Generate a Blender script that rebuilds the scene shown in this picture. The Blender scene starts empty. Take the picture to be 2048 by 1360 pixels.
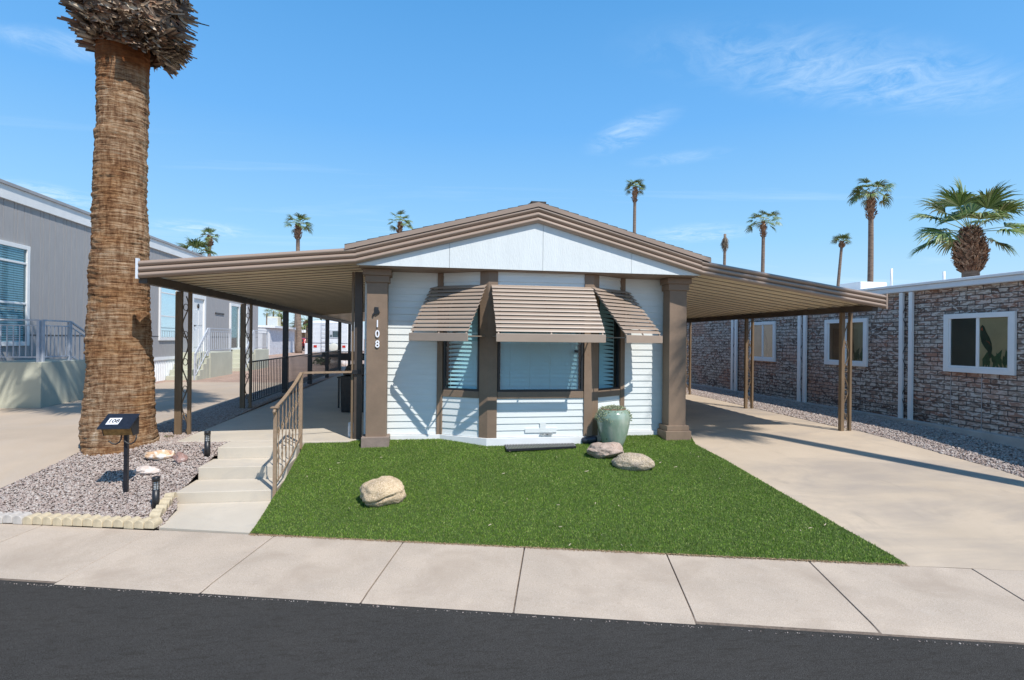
import bpy, bmesh, math, random
import numpy as np
from mathutils import Vector, Matrix, noise
R_ = math.radians
random.seed(4); rng = np.random.default_rng(4)
SC = bpy.context.scene
COL = SC.collection
# ---------------------------------------------------------------- camera
F = 1080.0; PSI = R_(9.15); ROLL = R_(0.6); CAMZ = 2.0
fwd = Vector((math.sin(PSI), math.cos(PSI), 0)); rgt = Vector((math.cos(PSI), -math.sin(PSI), 0)); up = Vector((0, 0, 1))
cx_ = math.cos(ROLL)*rgt + math.sin(ROLL)*up; cy_ = -math.sin(ROLL)*rgt + math.cos(ROLL)*up
cam = bpy.data.cameras.new('camera'); camo = bpy.data.objects.new('camera', cam); COL.objects.link(camo)
cam.sensor_width = 36; cam.lens = 36*F/2048; cam.clip_end = 3000; cam.clip_start = .05
m = Matrix.Identity(4)
for i in range(3):
    m[i][0] = cx_[i]; m[i][1] = cy_[i]; m[i][2] = -fwd[i]
m[0][3] = 0; m[1][3] = 0; m[2][3] = CAMZ
camo.matrix_world = m; SC.camera = camo
# ---------------------------------------------------------------- light
SUN = Vector((.55, -1.0, 1.55)).normalized()
w = bpy.data.worlds.new("World"); SC.world = w; w.use_nodes = True
nt = w.node_tree; nt.nodes.clear()
def N(nt, t, **k):
    n = nt.nodes.new(t)
    for a, b in k.items(): setattr(n, a, b)
    return n
sky = N(nt, 'ShaderNodeTexSky', sky_type='NISHITA', sun_disc=False, sun_elevation=math.asin(SUN.z), sun_rotation=math.atan2(SUN.x, SUN.y), altitude=350, air_density=1.0, dust_density=.25, ozone_density=2.6)
bg = N(nt, 'ShaderNodeBackground'); bg.inputs[1].default_value = .1
out = N(nt, 'ShaderNodeOutputWorld')
tc = N(nt, 'ShaderNodeTexCoord')
# thin cirrus high in the sky dome: direction projected on a flat cloud layer
sep = N(nt, 'ShaderNodeSeparateXYZ'); nt.links.new(tc.outputs['Generated'], sep.inputs[0])
mx = N(nt, 'ShaderNodeMath', operation='MAXIMUM'); nt.links.new(sep.outputs[2], mx.inputs[0]); mx.inputs[1].default_value = .03
def mth(op, a, b, nt=nt):
    n = N(nt, 'ShaderNodeMath', operation=op)
    for i, v in enumerate((a, b)):
        if v is None: continue
        if isinstance(v, (int, float)): n.inputs[i].default_value = v
        else: nt.links.new(v, n.inputs[i])
    return n.outputs[0]
ux = mth('DIVIDE', sep.outputs[0], mx.outputs[0]); uy = mth('DIVIDE', sep.outputs[1], mx.outputs[0])
cmb = N(nt, 'ShaderNodeCombineXYZ'); nt.links.new(ux, cmb.inputs[0]); nt.links.new(uy, cmb.inputs[1])
mp = N(nt, 'ShaderNodeMapping'); mp.inputs['Location'].default_value = (1.3, .7, 0); mp.inputs['Rotation'].default_value = (0, 0, R_(14)); mp.inputs['Scale'].default_value = (.35, 1.25, 1); nt.links.new(cmb.outputs[0], mp.inputs[0])
n1 = N(nt, 'ShaderNodeTexNoise'); n1.inputs['Scale'].default_value = .55; n1.inputs['Detail'].default_value = 7; n1.inputs['Roughness'].default_value = .62; n1.inputs['Distortion'].default_value = .7
nt.links.new(mp.outputs[0], n1.inputs[0])
rp = N(nt, 'ShaderNodeValToRGB'); rp.color_ramp.elements[0].position = .54; rp.color_ramp.elements[0].color = (0, 0, 0, 1); rp.color_ramp.elements[1].position = .85; rp.color_ramp.elements[1].color = (1, 1, 1, 1)
nt.links.new(n1.outputs[0], rp.inputs[0])
fac = mth('MULTIPLY', rp.outputs[0], .45)
def cpt(px, py):   # where a sight line meets the cloud layer
    d = fwd*F + cx_*(px-1024) - cy_*(py-680); return Vector((d.x/d.z, d.y/d.z, 0))
n2 = N(nt, 'ShaderNodeTexNoise'); n2.inputs['Scale'].default_value = 4.5; n2.inputs['Detail'].default_value = 8; n2.inputs['Roughness'].default_value = .68; n2.inputs['Distortion'].default_value = 1.2; nt.links.new(cmb.outputs[0], n2.inputs[0])
for (pa, pb, wid, st_) in (((1190, 308), (1345, 212), .14, .46), ((1290, 85), (2060, 205), .26, .42), ((1250, 330), (1480, 300), .12, .2), ((-60, 60), (300, 120), .12, .35), ((0, 395), (200, 392), .5, .75), ((290, 452), (520, 466), .45, .6), ((1290, 466), (1500, 470), .5, .5)):
    A_, B_ = cpt(*pa), cpt(*pb); c_ = (A_+B_)/2; dd = B_-A_; L_ = dd.length/2; th = math.atan2(dd.y, dd.x)
    sv = N(nt, 'ShaderNodeVectorMath', operation='SUBTRACT'); sv.inputs[1].default_value = c_; nt.links.new(cmb.outputs[0], sv.inputs[0])
    vr = N(nt, 'ShaderNodeVectorRotate', rotation_type='Z_AXIS'); vr.inputs['Angle'].default_value = -th; nt.links.new(sv.outputs[0], vr.inputs['Vector'])
    ms = N(nt, 'ShaderNodeVectorMath', operation='MULTIPLY'); ms.inputs[1].default_value = (1/L_, 1/wid, 0); nt.links.new(vr.outputs[0], ms.inputs[0])
    ln_ = N(nt, 'ShaderNodeVectorMath', operation='LENGTH'); nt.links.new(ms.outputs[0], ln_.inputs[0])
    g_ = N(nt, 'ShaderNodeMapRange', interpolation_type='SMOOTHERSTEP'); g_.inputs[1].default_value = 1.35; g_.inputs[2].default_value = .1; nt.links.new(ln_.outputs['Value'], g_.inputs[0])
    nr = N(nt, 'ShaderNodeMapRange'); nr.inputs[1].default_value = .38; nr.inputs[2].default_value = .72; nt.links.new(n2.outputs[0], nr.inputs[0])
    fac = mth('MAXIMUM', fac, mth('MULTIPLY', mth('MULTIPLY', g_.outputs[0], nr.outputs[0]), st_))
mixc = N(nt, 'ShaderNodeMixRGB'); nt.links.new(fac, mixc.inputs[0])
tint = N(nt, 'ShaderNodeMixRGB', blend_type='MULTIPLY'); tint.inputs[0].default_value = 1; tint.inputs[2].default_value = (1.0, 1.0, 1.0, 1)
# desert-blue sky colour by elevation, blended with the physical sky
el = N(nt, 'ShaderNodeValToRGB'); er = el.color_ramp
for p_, c_ in ((0, (.50, .67, .80)), (.06, (.43, .645, .82)), (.17, (.275, .56, .84)), (.36, (.135, .405, .81)), (.55, (.08, .31, .68)), (1, (.05, .2, .5))):
    e = er.elements[0] if p_ == 0 else er.elements[-1] if p_ == 1 else er.elements.new(p_)   # sky ramp v2
    e.color = (*c_, 1)
nt.links.new(sep.outputs[2], el.inputs[0])
es = N(nt, 'ShaderNodeVectorMath', operation='SCALE'); es.inputs[3].default_value = 10.0; nt.links.new(el.outputs[0], es.inputs[0])
eb = N(nt, 'ShaderNodeMixRGB'); eb.inputs[0].default_value = .85; nt.links.new(sky.outputs[0], eb.inputs[1]); nt.links.new(es.outputs[0], eb.inputs[2])
nt.links.new(eb.outputs[0], tint.inputs[1])
nt.links.new(tint.outputs[0], mixc.inputs[1]); mixc.inputs[2].default_value = (6.8, 8.2, 9.3, 1)
nt.links.new(mixc.outputs[0], bg.inputs[0]); nt.links.new(bg.outputs[0], out.inputs[0])
sl = bpy.data.lights.new('sun', 'SUN'); sl.energy = 3.9; sl.angle = R_(.5); sl.color = (1, .955, .89)
so = bpy.data.objects.new('sun', sl); COL.objects.link(so); so.rotation_euler = SUN.to_track_quat('Z', 'Y').to_euler()
SC.view_settings.view_transform = 'Standard'; SC.view_settings.look = 'None'; SC.view_settings.gamma = 1; SC.view_settings.exposure = .36
# ---------------------------------------------------------------- photo geometry helpers
def ray(x, y): return (fwd*F + cx_*(x-1024) - cy_*(y-680))
O = Vector((0, 0, CAMZ))
def onY(x, y, Y): d = ray(x, y); return O + d*(Y/d.y)
def onX(x, y, X): d = ray(x, y); return O + d*(X/d.x)
def onZ(x, y, Z): d = ray(x, y); return O + d*((Z-CAMZ)/d.z)
def atd(x, y, D): d = ray(x, y); return O + d*(D/F)
a0 = onZ(0, 1046, .03); a1 = onZ(1815, 1131, .03); BS = (a1.y-a0.y)/(a1.x-a0.x)
def backline(X): return a0.y + BS*(X-a0.x)
f0 = onZ(0, 1162, -.01); f1 = onZ(2048, 1292, -.01); FS = (f1.y-f0.y)/(f1.x-f0.x)
def frontline(X): return f0.y + FS*(X-f0.x)
def sm(t, X=-3): t = max(0, min(1, t)); return t**(1.28-.43*max(0, min(1, (X+1.6)/2.2)))
def H(X, Y):
    yl = backline(X); yt = max(8.2, yl+1.8)
    return .03 + .45*sm((Y-yl)/(yt-yl), X) + max(0, min(.05, (Y-yt)*.01))
def onT(x, y):
    z = .3
    for _ in range(30): p = onZ(x, y, z); z = .5*z + .5*H(p.x, p.y)
    return p
# ---------------------------------------------------------------- object helpers
BASE = {}
def tag(o, label=None, cat=None, group=None, kind=None):
    if label: o['label'] = label
    if cat: o['category'] = cat
    if group: o['group'] = group
    if kind: o['kind'] = kind
    return o
def thing(name, label, cat, loc=(0, 0, 0), rz=0, group=None):
    o = bpy.data.objects.new(name, None); COL.objects.link(o); o.location = loc; o.rotation_euler.z = rz
    o.empty_display_size = .2
    BASE[o.name] = (Vector(loc), rz)
    return tag(o, label, cat, group)
class MB:
    def __init__(s): s.v = []; s.f = []; s.sm = []
    def add(s, vs, fs, smooth=False):
        b = len(s.v); s.v += [tuple(v) for v in vs]
        s.f += [tuple(b+i for i in f) for f in fs]; s.sm += [smooth]*len(fs); return s
    def box(s, x0, x1, y0, y1, z0, z1):
        vs = [(x, y, z) for z in (z0, z1) for y in (y0, y1) for x in (x0, x1)]
        return s.add(vs, [(0, 2, 3, 1), (4, 5, 7, 6), (0, 1, 5, 4), (2, 6, 7, 3), (0, 4, 6, 2), (1, 3, 7, 5)])
    def obox(s, c, ax, ay, az):   # centre, half-axis vectors
        c = Vector(c); ax = Vector(ax); ay = Vector(ay); az = Vector(az)
        vs = [c + ax*i + ay*j + az*k for k in (-1, 1) for j in (-1, 1) for i in (-1, 1)]
        return s.add(vs, [(0, 2, 3, 1), (4, 5, 7, 6), (0, 1, 5, 4), (2, 6, 7, 3), (0, 4, 6, 2), (1, 3, 7, 5)])
    def bar(s, p0, p1, w, h, upv=(0, 0, 1)):
        p0 = Vector(p0); p1 = Vector(p1); d = (p1-p0); L = d.length; d.normalize()
        u = Vector(upv); sd = d.cross(u)
        if sd.length < 1e-3: sd = d.cross(Vector((1, 0, 0)))
        sd.normalize(); uu = sd.cross(d)
        return s.obox((p0+p1)/2, d*L/2, sd*w/2, uu*h/2)
    def tube(s, pts, r, n=8, closed=False, caps=True):
        pts = [Vector(p) for p in pts]; m_ = len(pts); rs = r if isinstance(r, (list, tuple)) else [r]*m_
        vs = []; prev = None
        for i, p in enumerate(pts):
            if closed: d = pts[(i+1) % m_]-pts[i-1]
            else: d = pts[min(i+1, m_-1)]-pts[max(i-1, 0)]
            d.normalize()
            if prev is None:
                a = d.cross(Vector((0, 0, 1)))
                if a.length < .05: a = d.cross(Vector((1, 0, 0)))
            else: a = prev - d*prev.dot(d)
            a.normalize(); b = d.cross(a); prev = a
            vs += [p + (a*math.cos(2*math.pi*k/n)+b*math.sin(2*math.pi*k/n))*rs[i] for k in range(n)]
        fs = []
        for i in range(m_ if closed else m_-1):
            j = (i+1) % m_
            for k in range(n): fs.append((i*n+k, i*n+(k+1) % n, j*n+(k+1) % n, j*n+k))
        if caps and not closed: fs += [tuple(range(n))[::-1], tuple((m_-1)*n+k for k in range(n))]
        return s.add(vs, fs, True)
    def prism(s, poly, y0, y1, ax='Y'):   # poly of 2D (a,b); extruded along ax
        n = len(poly)
        def P(a, b, t): return (a, t, b) if ax == 'Y' else ((t, a, b) if ax == 'X' else (a, b, t))
        vs = [P(a, b, y0) for a, b in poly] + [P(a, b, y1) for a, b in poly]
        fs = [tuple(range(n)), tuple(range(2*n-1, n-1, -1))] + [(i, i+n, (i+1) % n+n, (i+1) % n) for i in range(n)]
        return s.add(vs, fs)
    def lathe(s, prof, n=32, c=(0, 0, 0)):
        vs = []; fs = []
        for r, z in prof: vs += [(c[0]+r*math.cos(2*math.pi*k/n), c[1]+r*math.sin(2*math.pi*k/n), c[2]+z) for k in range(n)]
        for i in range(len(prof)-1):
            for k in range(n): fs.append((i*n+k, i*n+(k+1) % n, (i+1)*n+(k+1) % n, (i+1)*n+k))
        return s.add(vs, fs, True)
    def build(s, name, mat, parent=None, world=True, bevel=0, label=None, recalc=True):
        me = bpy.data.meshes.new(name); base = Vector((0, 0, 0)); rz = 0
        if parent is not None and world:
            p = parent
            while p.parent is not None: p = p.parent
            base, rz = BASE.get(p.name, (Vector((0, 0, 0)), 0))
        rot = Matrix.Rotation(-rz, 3, 'Z')
        vs = [tuple(rot @ (Vector(v)-base)) for v in s.v]
        me.from_pydata(vs, [], s.f)
        me.polygons.foreach_set('use_smooth', s.sm)
        if recalc:
            bm = bmesh.new(); bm.from_mesh(me); bmesh.ops.recalc_face_normals(bm, faces=bm.faces); bm.to_mesh(me); bm.free()
        me.materials.append(mat)
        o = bpy.data.objects.new(name, me); COL.objects.link(o)
        if parent is not None: o.parent = parent
        if bevel:
            b = o.modifiers.new('bevel', 'BEVEL'); b.width = bevel; b.segments = 2; b.limit_method = 'ANGLE'; b.angle_limit = R_(40)
        if label: o['label'] = label
        return o
def np_obj(name, V, Fc, mat, parent=None, smooth=False):
    me = bpy.data.meshes.new(name); nf, k = Fc.shape
    me.vertices.add(len(V)); me.vertices.foreach_set('co', V.astype(np.float32).ravel())
    me.loops.add(nf*k); me.loops.foreach_set('vertex_index', Fc.astype(np.int32).ravel())
    me.polygons.add(nf); me.polygons.foreach_set('loop_start', np.arange(0, nf*k, k, dtype=np.int32)); me.polygons.foreach_set('loop_total', np.full(nf, k, dtype=np.int32))
    me.update(calc_edges=True); me.validate()
    if smooth: me.polygons.foreach_set('use_smooth', np.ones(nf, dtype=bool))
    me.materials.append(mat); o = bpy.data.objects.new(name, me); COL.objects.link(o)
    if parent is not None: o.parent = parent
    return o
def copy_tree(o, parent=None):
    c = o.copy(); COL.objects.link(c); c.parent = parent
    for ch in [x for x in bpy.data.objects if x.parent == o]: copy_tree(ch, c)
    return c
def text(s_, size, ext):
    cu = bpy.data.curves.new('t', 'FONT'); cu.body = s_; cu.size = size; cu.extrude = ext; cu.align_x = 'CENTER'; cu.align_y = 'CENTER'; cu.resolution_u = 4; cu.offset = size*.018
    o = bpy.data.objects.new('t', cu); COL.objects.link(o); bpy.context.view_layer.update()
    me = o.to_mesh(); vs = [v.co.copy() for v in me.vertices]; fs = [tuple(p.vertices) for p in me.polygons]; o.to_mesh_clear()
    bpy.data.objects.remove(o); bpy.data.curves.remove(cu); return vs, fs
# ---------------------------------------------------------------- materials
def mat(name, col, rough=.6, var=.12, vs=2.0, bump=.0, bs=60, bdist=.01, metal=0, col2=None, vscale=(1, 1, 1), bscale=(1, 1, 1), spec=.5, speck=0, specks=200, island=0, spots=None, detail=6, thr=(.35, .65), crack=0):
    M = bpy.data.materials.new(name); M.use_nodes = True; nt = M.node_tree; b = nt.nodes['Principled BSDF']
    b.inputs['Roughness'].default_value = rough; b.inputs['Metallic'].default_value = metal; b.inputs['Specular IOR Level'].default_value = spec
    tc = N(nt, 'ShaderNodeTexCoord')
    def nz(scale, sv, det=detail, ro=.6, dist=0):
        mp = N(nt, 'ShaderNodeMapping'); mp.inputs['Scale'].default_value = sv; nt.links.new(tc.outputs['Object'], mp.inputs[0])
        n = N(nt, 'ShaderNodeTexNoise'); n.inputs['Scale'].default_value = scale; n.inputs['Detail'].default_value = det; n.inputs['Roughness'].default_value = ro; n.inputs['Distortion'].default_value = dist
        nt.links.new(mp.outputs[0], n.inputs[0]); return n.outputs[0]
    def mixn(fac, a, c, bt='MIX'):
        m_ = N(nt, 'ShaderNodeMixRGB', blend_type=bt)
        for i, v in enumerate((fac, a, c)):
            if isinstance(v, (int, float)): m_.inputs[i].default_value = v
            elif isinstance(v, tuple): m_.inputs[i].default_value = (*v[:3], 1)
            else: nt.links.new(v, m_.inputs[i])
        return m_.outputs[0]
    def rmp(s_, lo, hi):
        r = N(nt, 'ShaderNodeMapRange'); r.inputs[1].default_value = lo; r.inputs[2].default_value = hi; nt.links.new(s_, r.inputs[0]); return r.outputs[0]
    c0 = tuple(c*(1-var) for c in col); c1 = col2 if col2 else tuple(min(1, c*(1+var)) for c in col)
    cur = mixn(rmp(nz(vs, vscale), *thr), c0, c1)
    if island:
        g = N(nt, 'ShaderNodeNewGeometry'); 
        r = N(nt, 'ShaderNodeValToRGB'); r.color_ramp.interpolation = 'LINEAR'
        cols = island
        while len(r.color_ramp.elements) < len(cols): r.color_ramp.elements.new(.5)
        for i, c in enumerate(cols): r.color_ramp.elements[i].position = i/(len(cols)-1); r.color_ramp.elements[i].color = (*c, 1)
        nt.links.new(g.outputs['Random Per Island'], r.inputs[0]); cur = mixn(.8 if var else 1.0, cur, r.outputs[0])
    if speck: cur = mixn(mth('MULTIPLY', rmp(nz(specks, (1, 1, 1), 2), .35, .65), 1.0, nt), mixn(speck, cur, (0, 0, 0)), mixn(speck*.5, cur, (1, 1, 1)))
    if spots:   # (colour, scale, lo, hi, strength, vscale)
        for (c, s_, lo, hi, st, sv) in spots: cur = mixn(mth('MULTIPLY', rmp(nz(s_, sv, 5, .6, .5), lo, hi), st, nt), cur, c)
    if crack:   # a few wandering hairline cracks
        dn = N(nt, 'ShaderNodeTexNoise'); dn.inputs['Scale'].default_value = 2.5; dn.inputs['Detail'].default_value = 6; nt.links.new(tc.outputs['Object'], dn.inputs[0])
        dv = N(nt, 'ShaderNodeVectorMath', operation='SCALE'); dv.inputs[3].default_value = .5; nt.links.new(dn.outputs['Color'], dv.inputs[0])
        av = N(nt, 'ShaderNodeVectorMath', operation='ADD'); nt.links.new(tc.outputs['Object'], av.inputs[0]); nt.links.new(dv.outputs[0], av.inputs[1])
        vo = N(nt, 'ShaderNodeTexVoronoi', feature='DISTANCE_TO_EDGE'); vo.inputs['Scale'].default_value = crack; nt.links.new(av.outputs[0], vo.inputs['Vector'])
        k1 = N(nt, 'ShaderNodeMapRange'); k1.inputs[1].default_value = .0022*crack/.4; k1.inputs[2].default_value = .0008; nt.links.new(vo.outputs['Distance'], k1.inputs[0])
        cur = mixn(mth('MULTIPLY', mth('MULTIPLY', k1.outputs[0], rmp(nz(.7, (1, 1, 1), 3), .5, .56), nt), .7, nt), cur, (.12, .09, .07))
    nt.links.new(cur, b.inputs['Base Color'])
    if bump:
        bn = N(nt, 'ShaderNodeBump'); bn.inputs['Strength'].default_value = bump; bn.inputs['Distance'].default_value = bdist
        nt.links.new(nz(bs, bscale, 4), bn.inputs['Height']); nt.links.new(bn.outputs[0], b.inputs['Normal'])
    return M
one = (1, 1, 1)
M = {}
M['asphalt'] = mat('asphalt', (.0235, .0205, .017), .95, .12, 1.5, .3, 220, .004, spec=.04, speck=.12, specks=260, spots=[((.030, .027, .023), 30, .5, .7, .5, (.25, 1, 1))])
M['walk'] = mat('sidewalk_concrete', (.50, .395, .295), .85, .08, 1.6, .5, 120, .004, speck=.2, specks=170, spots=[((.37, .29, .22), 1.7, .48, .7, .7, one), ((.54, .46, .38), 5, .6, .8, .4, one), ((.16, .13, .11), 26, .76, .79, .6, one)])
M['drive'] = mat('driveway_concrete', (.50, .395, .285), .8, .08, .8, .25, 120, .003, speck=.06, specks=240, spots=[((.35, .29, .235), 1.0, .46, .64, .8, (.5, 1.2, 1)), ((.30, .25, .2), 3.1, .6, .75, .5, (1, .4, 1)), ((.53, .44, .34), 1.6, .6, .8, .5, one), ((.12, .10, .08), 20, .77, .79, .6, one)])
M['slab'] = mat('patio_concrete', (.55, .48, .385), .75, .07, 1.3, .25, 120, .003, speck=.06, specks=240, spots=[((.40, .37, .33), 2.4, .55, .75, .5, one)])
M['lane'] = mat('lane_concrete', (.45, .35, .255), .8, .08, .9, .25, 100, .003, speck=.06, specks=240, spots=[((.4, .35, .3), 1.2, .5, .75, .4, (1, .5, 1))])
M['dirt'] = mat('red_dirt', (.42, .27, .19), .95, .2, 3, .8, 40, .03, speck=.2, specks=60, spots=[((.3, .2, .15), .3, .5, .7, .5, one)])
M['turfbase'] = mat('turf_backing', (.05, .085, .012), .95, .3, 20, .5, 90, .01)
M['blade'] = mat('turf_blades', (.055, .13, .018), .5, .0, 2, island=[(.06, .12, .009), (.10, .19, .014), (.14, .25, .02), (.19, .31, .035), (.36, .37, .12)], spec=.35, spots=[((.06, .10, .014), 1.6, .45, .7, .4, one)])
M['gravel'] = mat('gravel_stones', (.4, .33, .29), .8, .15, 30, island=[(.19, .12, .10), (.32, .24, .205), (.40, .31, .265), (.50, .42, .37), (.35, .29, .26), (.60, .54, .48), (.27, .18, .145), (.45, .37, .33)], speck=.1, specks=150)
M['gbase'] = mat('gravel_bed', (.28, .22, .19), .95, .4, 90, 1, 120, .02)
M['siding'] = mat('pale_siding_paint', (.74, .765, .745), .55, .035, 3, .35, 26, .004, vscale=(1, 1, 6), bscale=(.25, .25, 5), spots=[((.66, .69, .68), 5, .6, .8, .4, (.4, .4, 5))])
M['gable'] = mat('pale_gable_paint', (.71, .75, .75), .6, .03, 2, .6, 16, .008, bscale=(5, 5, .9), vscale=(4, 4, .6))
M['brown'] = mat('brown_trim_paint', (.225, .155, .105), .6, .1, 4, .5, 90, .004, bscale=(1, 1, .6), spots=[((.28, .2, .14), 12, .6, .8, .4, one)])
M['fascia'] = mat('brown_aluminium', (.33, .245, .19), .38, .06, 3, .1, 30, .003, vscale=(.3, 1, 1), spec=.5)
M['slat'] = mat('awning_aluminium', (.35, .27, .21), .4, .07, 4, .1, 20, .003, vscale=(.3, 1, 1))
M['roofpan'] = mat('cream_roof_panel', (.80, .70, .52), .3, .06, 1.5, .08, 12, .003, spec=.8, spots=[((.42, .36, .26), 1.1, .55, .8, .45, (1, .6, 1))])
M['beam'] = mat('dark_brown_beam', (.075, .055, .042), .5, .2, 4, .2, 40, .003)
M['post'] = mat('brown_post_paint', (.2, .135, .08), .5, .15, 5, .2, 60, .003, vscale=(1, 1, .4))
M['dark_shaded'] = mat('dark_and_shaded_paint', (.05, .045, .045), .5, .15, 5)  # plain dark paint, also the shaded tone of the back carport posts
M['rail'] = mat('tan_iron_paint', (.31, .215, .14), .45, .12, 20, .25, 120, .002)
M['black'] = mat('black_metal', (.018, .018, .02), .4, .3, 20, .2, 100, .002)
M['blackwear'] = mat('worn_black_metal', (.015, .016, .022), .3, .3, 30, .2, 100, .002, spots=[((.09, .08, .08), 60, .66, .72, .7, one)])
M['shingle'] = mat('dark_shingle', (.07, .06, .055), .9, .3, 20, .6, 80, .01)
M['white'] = mat('white_paint', (.78, .78, .77), .5, .04, 3, .1, 50, .002)
M['whitem'] = mat('white_vinyl', (.80, .82, .84), .4, .04, 3)
M['bluewhite'] = mat('white_metal_fascia', (.66, .70, .75), .45, .05, 2)
M['grey'] = mat('grey_board', (.36, .345, .34), .7, .06, 4, .4, 30, .003, vscale=(6, 6, .5), bscale=(8, 8, .5))
M['porch'] = mat('porch_stucco', (.50, .50, .40), .8, .06, 1.5, .4, 110, .004, spots=[((.42, .42, .35), 2, .6, .8, .4, one)])
M['steel'] = mat('galvanised_rail', (.46, .49, .54), .45, .1, 10)
M['blind'] = mat('window_blind', (.82, .84, .82), .5, .03, 2)
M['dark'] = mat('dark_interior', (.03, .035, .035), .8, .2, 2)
M['frame'] = mat('dark_window_frame', (.02, .02, .022), .4, .1, 10)
M['bark_l'] = mat('far_palm_bark', (.22, .16, .12), .9, .3, 3, .6, 12, .03, vscale=(1, 1, 5), bscale=(1, 1, 4))
M['boots'] = mat('dry_leaf_boots', (.26, .15, .09), .85, .3, 6, island=[(.10, .05, .035), (.22, .12, .07), (.34, .2, .12), (.45, .33, .23)])
M['skirt'] = mat('grey_leaf_boots', (.30, .25, .2), .75, .4, 5, .4, 30, .006, vscale=(3, 3, 3), island=[(.03, .015, .01), (.10, .055, .035), (.22, .14, .09), (.40, .29, .19), (.66, .56, .43), (.20, .07, .03), (.32, .20, .12)])
M['frond'] = mat('palm_frond', (.07, .12, .03), .45, .25, 3, island=[(.04, .085, .016), (.08, .145, .025), (.15, .22, .045), (.24, .29, .08), (.40, .40, .2)])
M['frond_dry'] = mat('dry_frond', (.2, .15, .1), .9, .25, 3, island=[(.1, .07, .05), (.22, .17, .12), (.32, .27, .2)])
M['stalk'] = mat('frond_stalk', (.22, .25, .09), .5, .2, 3)
M['bush'] = mat('bush_leaves', (.08, .12, .04), .6, .2, 3, island=[(.03, .055, .015), (.07, .11, .03), (.13, .16, .06)])
M['edging'] = mat('cream_edging_stone', (.53, .44, .30), .85, .15, 9, .4, 80, .004, spots=[((.66, .55, .38), 14, .55, .8, .5, one), ((.4, .3, .2), 25, .65, .8, .4, one)])
M['edginggrey'] = mat('weathered_edging_stone', (.48, .44, .40), .85, .15, 9, .4, 80, .004)
M['digit'] = mat('white_digit', (.85, .85, .88), .3, .02, 5)
M['red'] = mat('red_car_paint', (.45, .03, .035), .3, .1, 2)
M['tyre'] = mat('tyre_rubber', (.02, .02, .02), .8, .1, 5)
M['lens'] = mat('red_lens', (.55, .03, .02), .3, .1, 5)
M['whiteroof'] = mat('white_coated_roof', (.82, .82, .82), .6, .04, 1.5)
M['block'] = mat('whitewashed_block', (.62, .64, .68), .85, .12, 2, .4, 30, .01, vscale=(1, 1, 3), spots=[((.45, .46, .5), 1.5, .55, .75, .5, (.5, .5, 2))])
M['brass'] = mat('tarnished_brass_metal', (.24, .15, .055), .4, .35, 14, .2, 60, .002, metal=.45)
def glass(name, tint=(.55, .72, .74), rough=.02, lo=.10, hi=.9):
    m_ = bpy.data.materials.new(name); m_.use_nodes = True; nt = m_.node_tree; nt.nodes.clear()
    o = N(nt, 'ShaderNodeOutputMaterial'); t = N(nt, 'ShaderNodeBsdfTransparent'); t.inputs[0].default_value = (*tint, 1)
    g = N(nt, 'ShaderNodeBsdfGlossy'); g.inputs['Roughness'].default_value = rough; g.inputs[0].default_value = (.9, .97, 1, 1)
    lw = N(nt, 'ShaderNodeLayerWeight'); lw.inputs[0].default_value = .25
    r = N(nt, 'ShaderNodeMapRange'); r.inputs[3].default_value = lo; r.inputs[4].default_value = hi; nt.links.new(lw.outputs['Fresnel'], r.inputs[0])
    x = N(nt, 'ShaderNodeMixShader'); nt.links.new(r.outputs[0], x.inputs[0]); nt.links.new(t.outputs[0], x.inputs[1]); nt.links.new(g.outputs[0], x.inputs[2]); nt.links.new(x.outputs[0], o.inputs[0])
    return m_
M['glass'] = glass('window_glass', (.64, .87, .93), .02, .05, .8)
M['glassdk'] = glass('dark_window_glass', (.82, .86, .84), .02, .07, .8)
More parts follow.
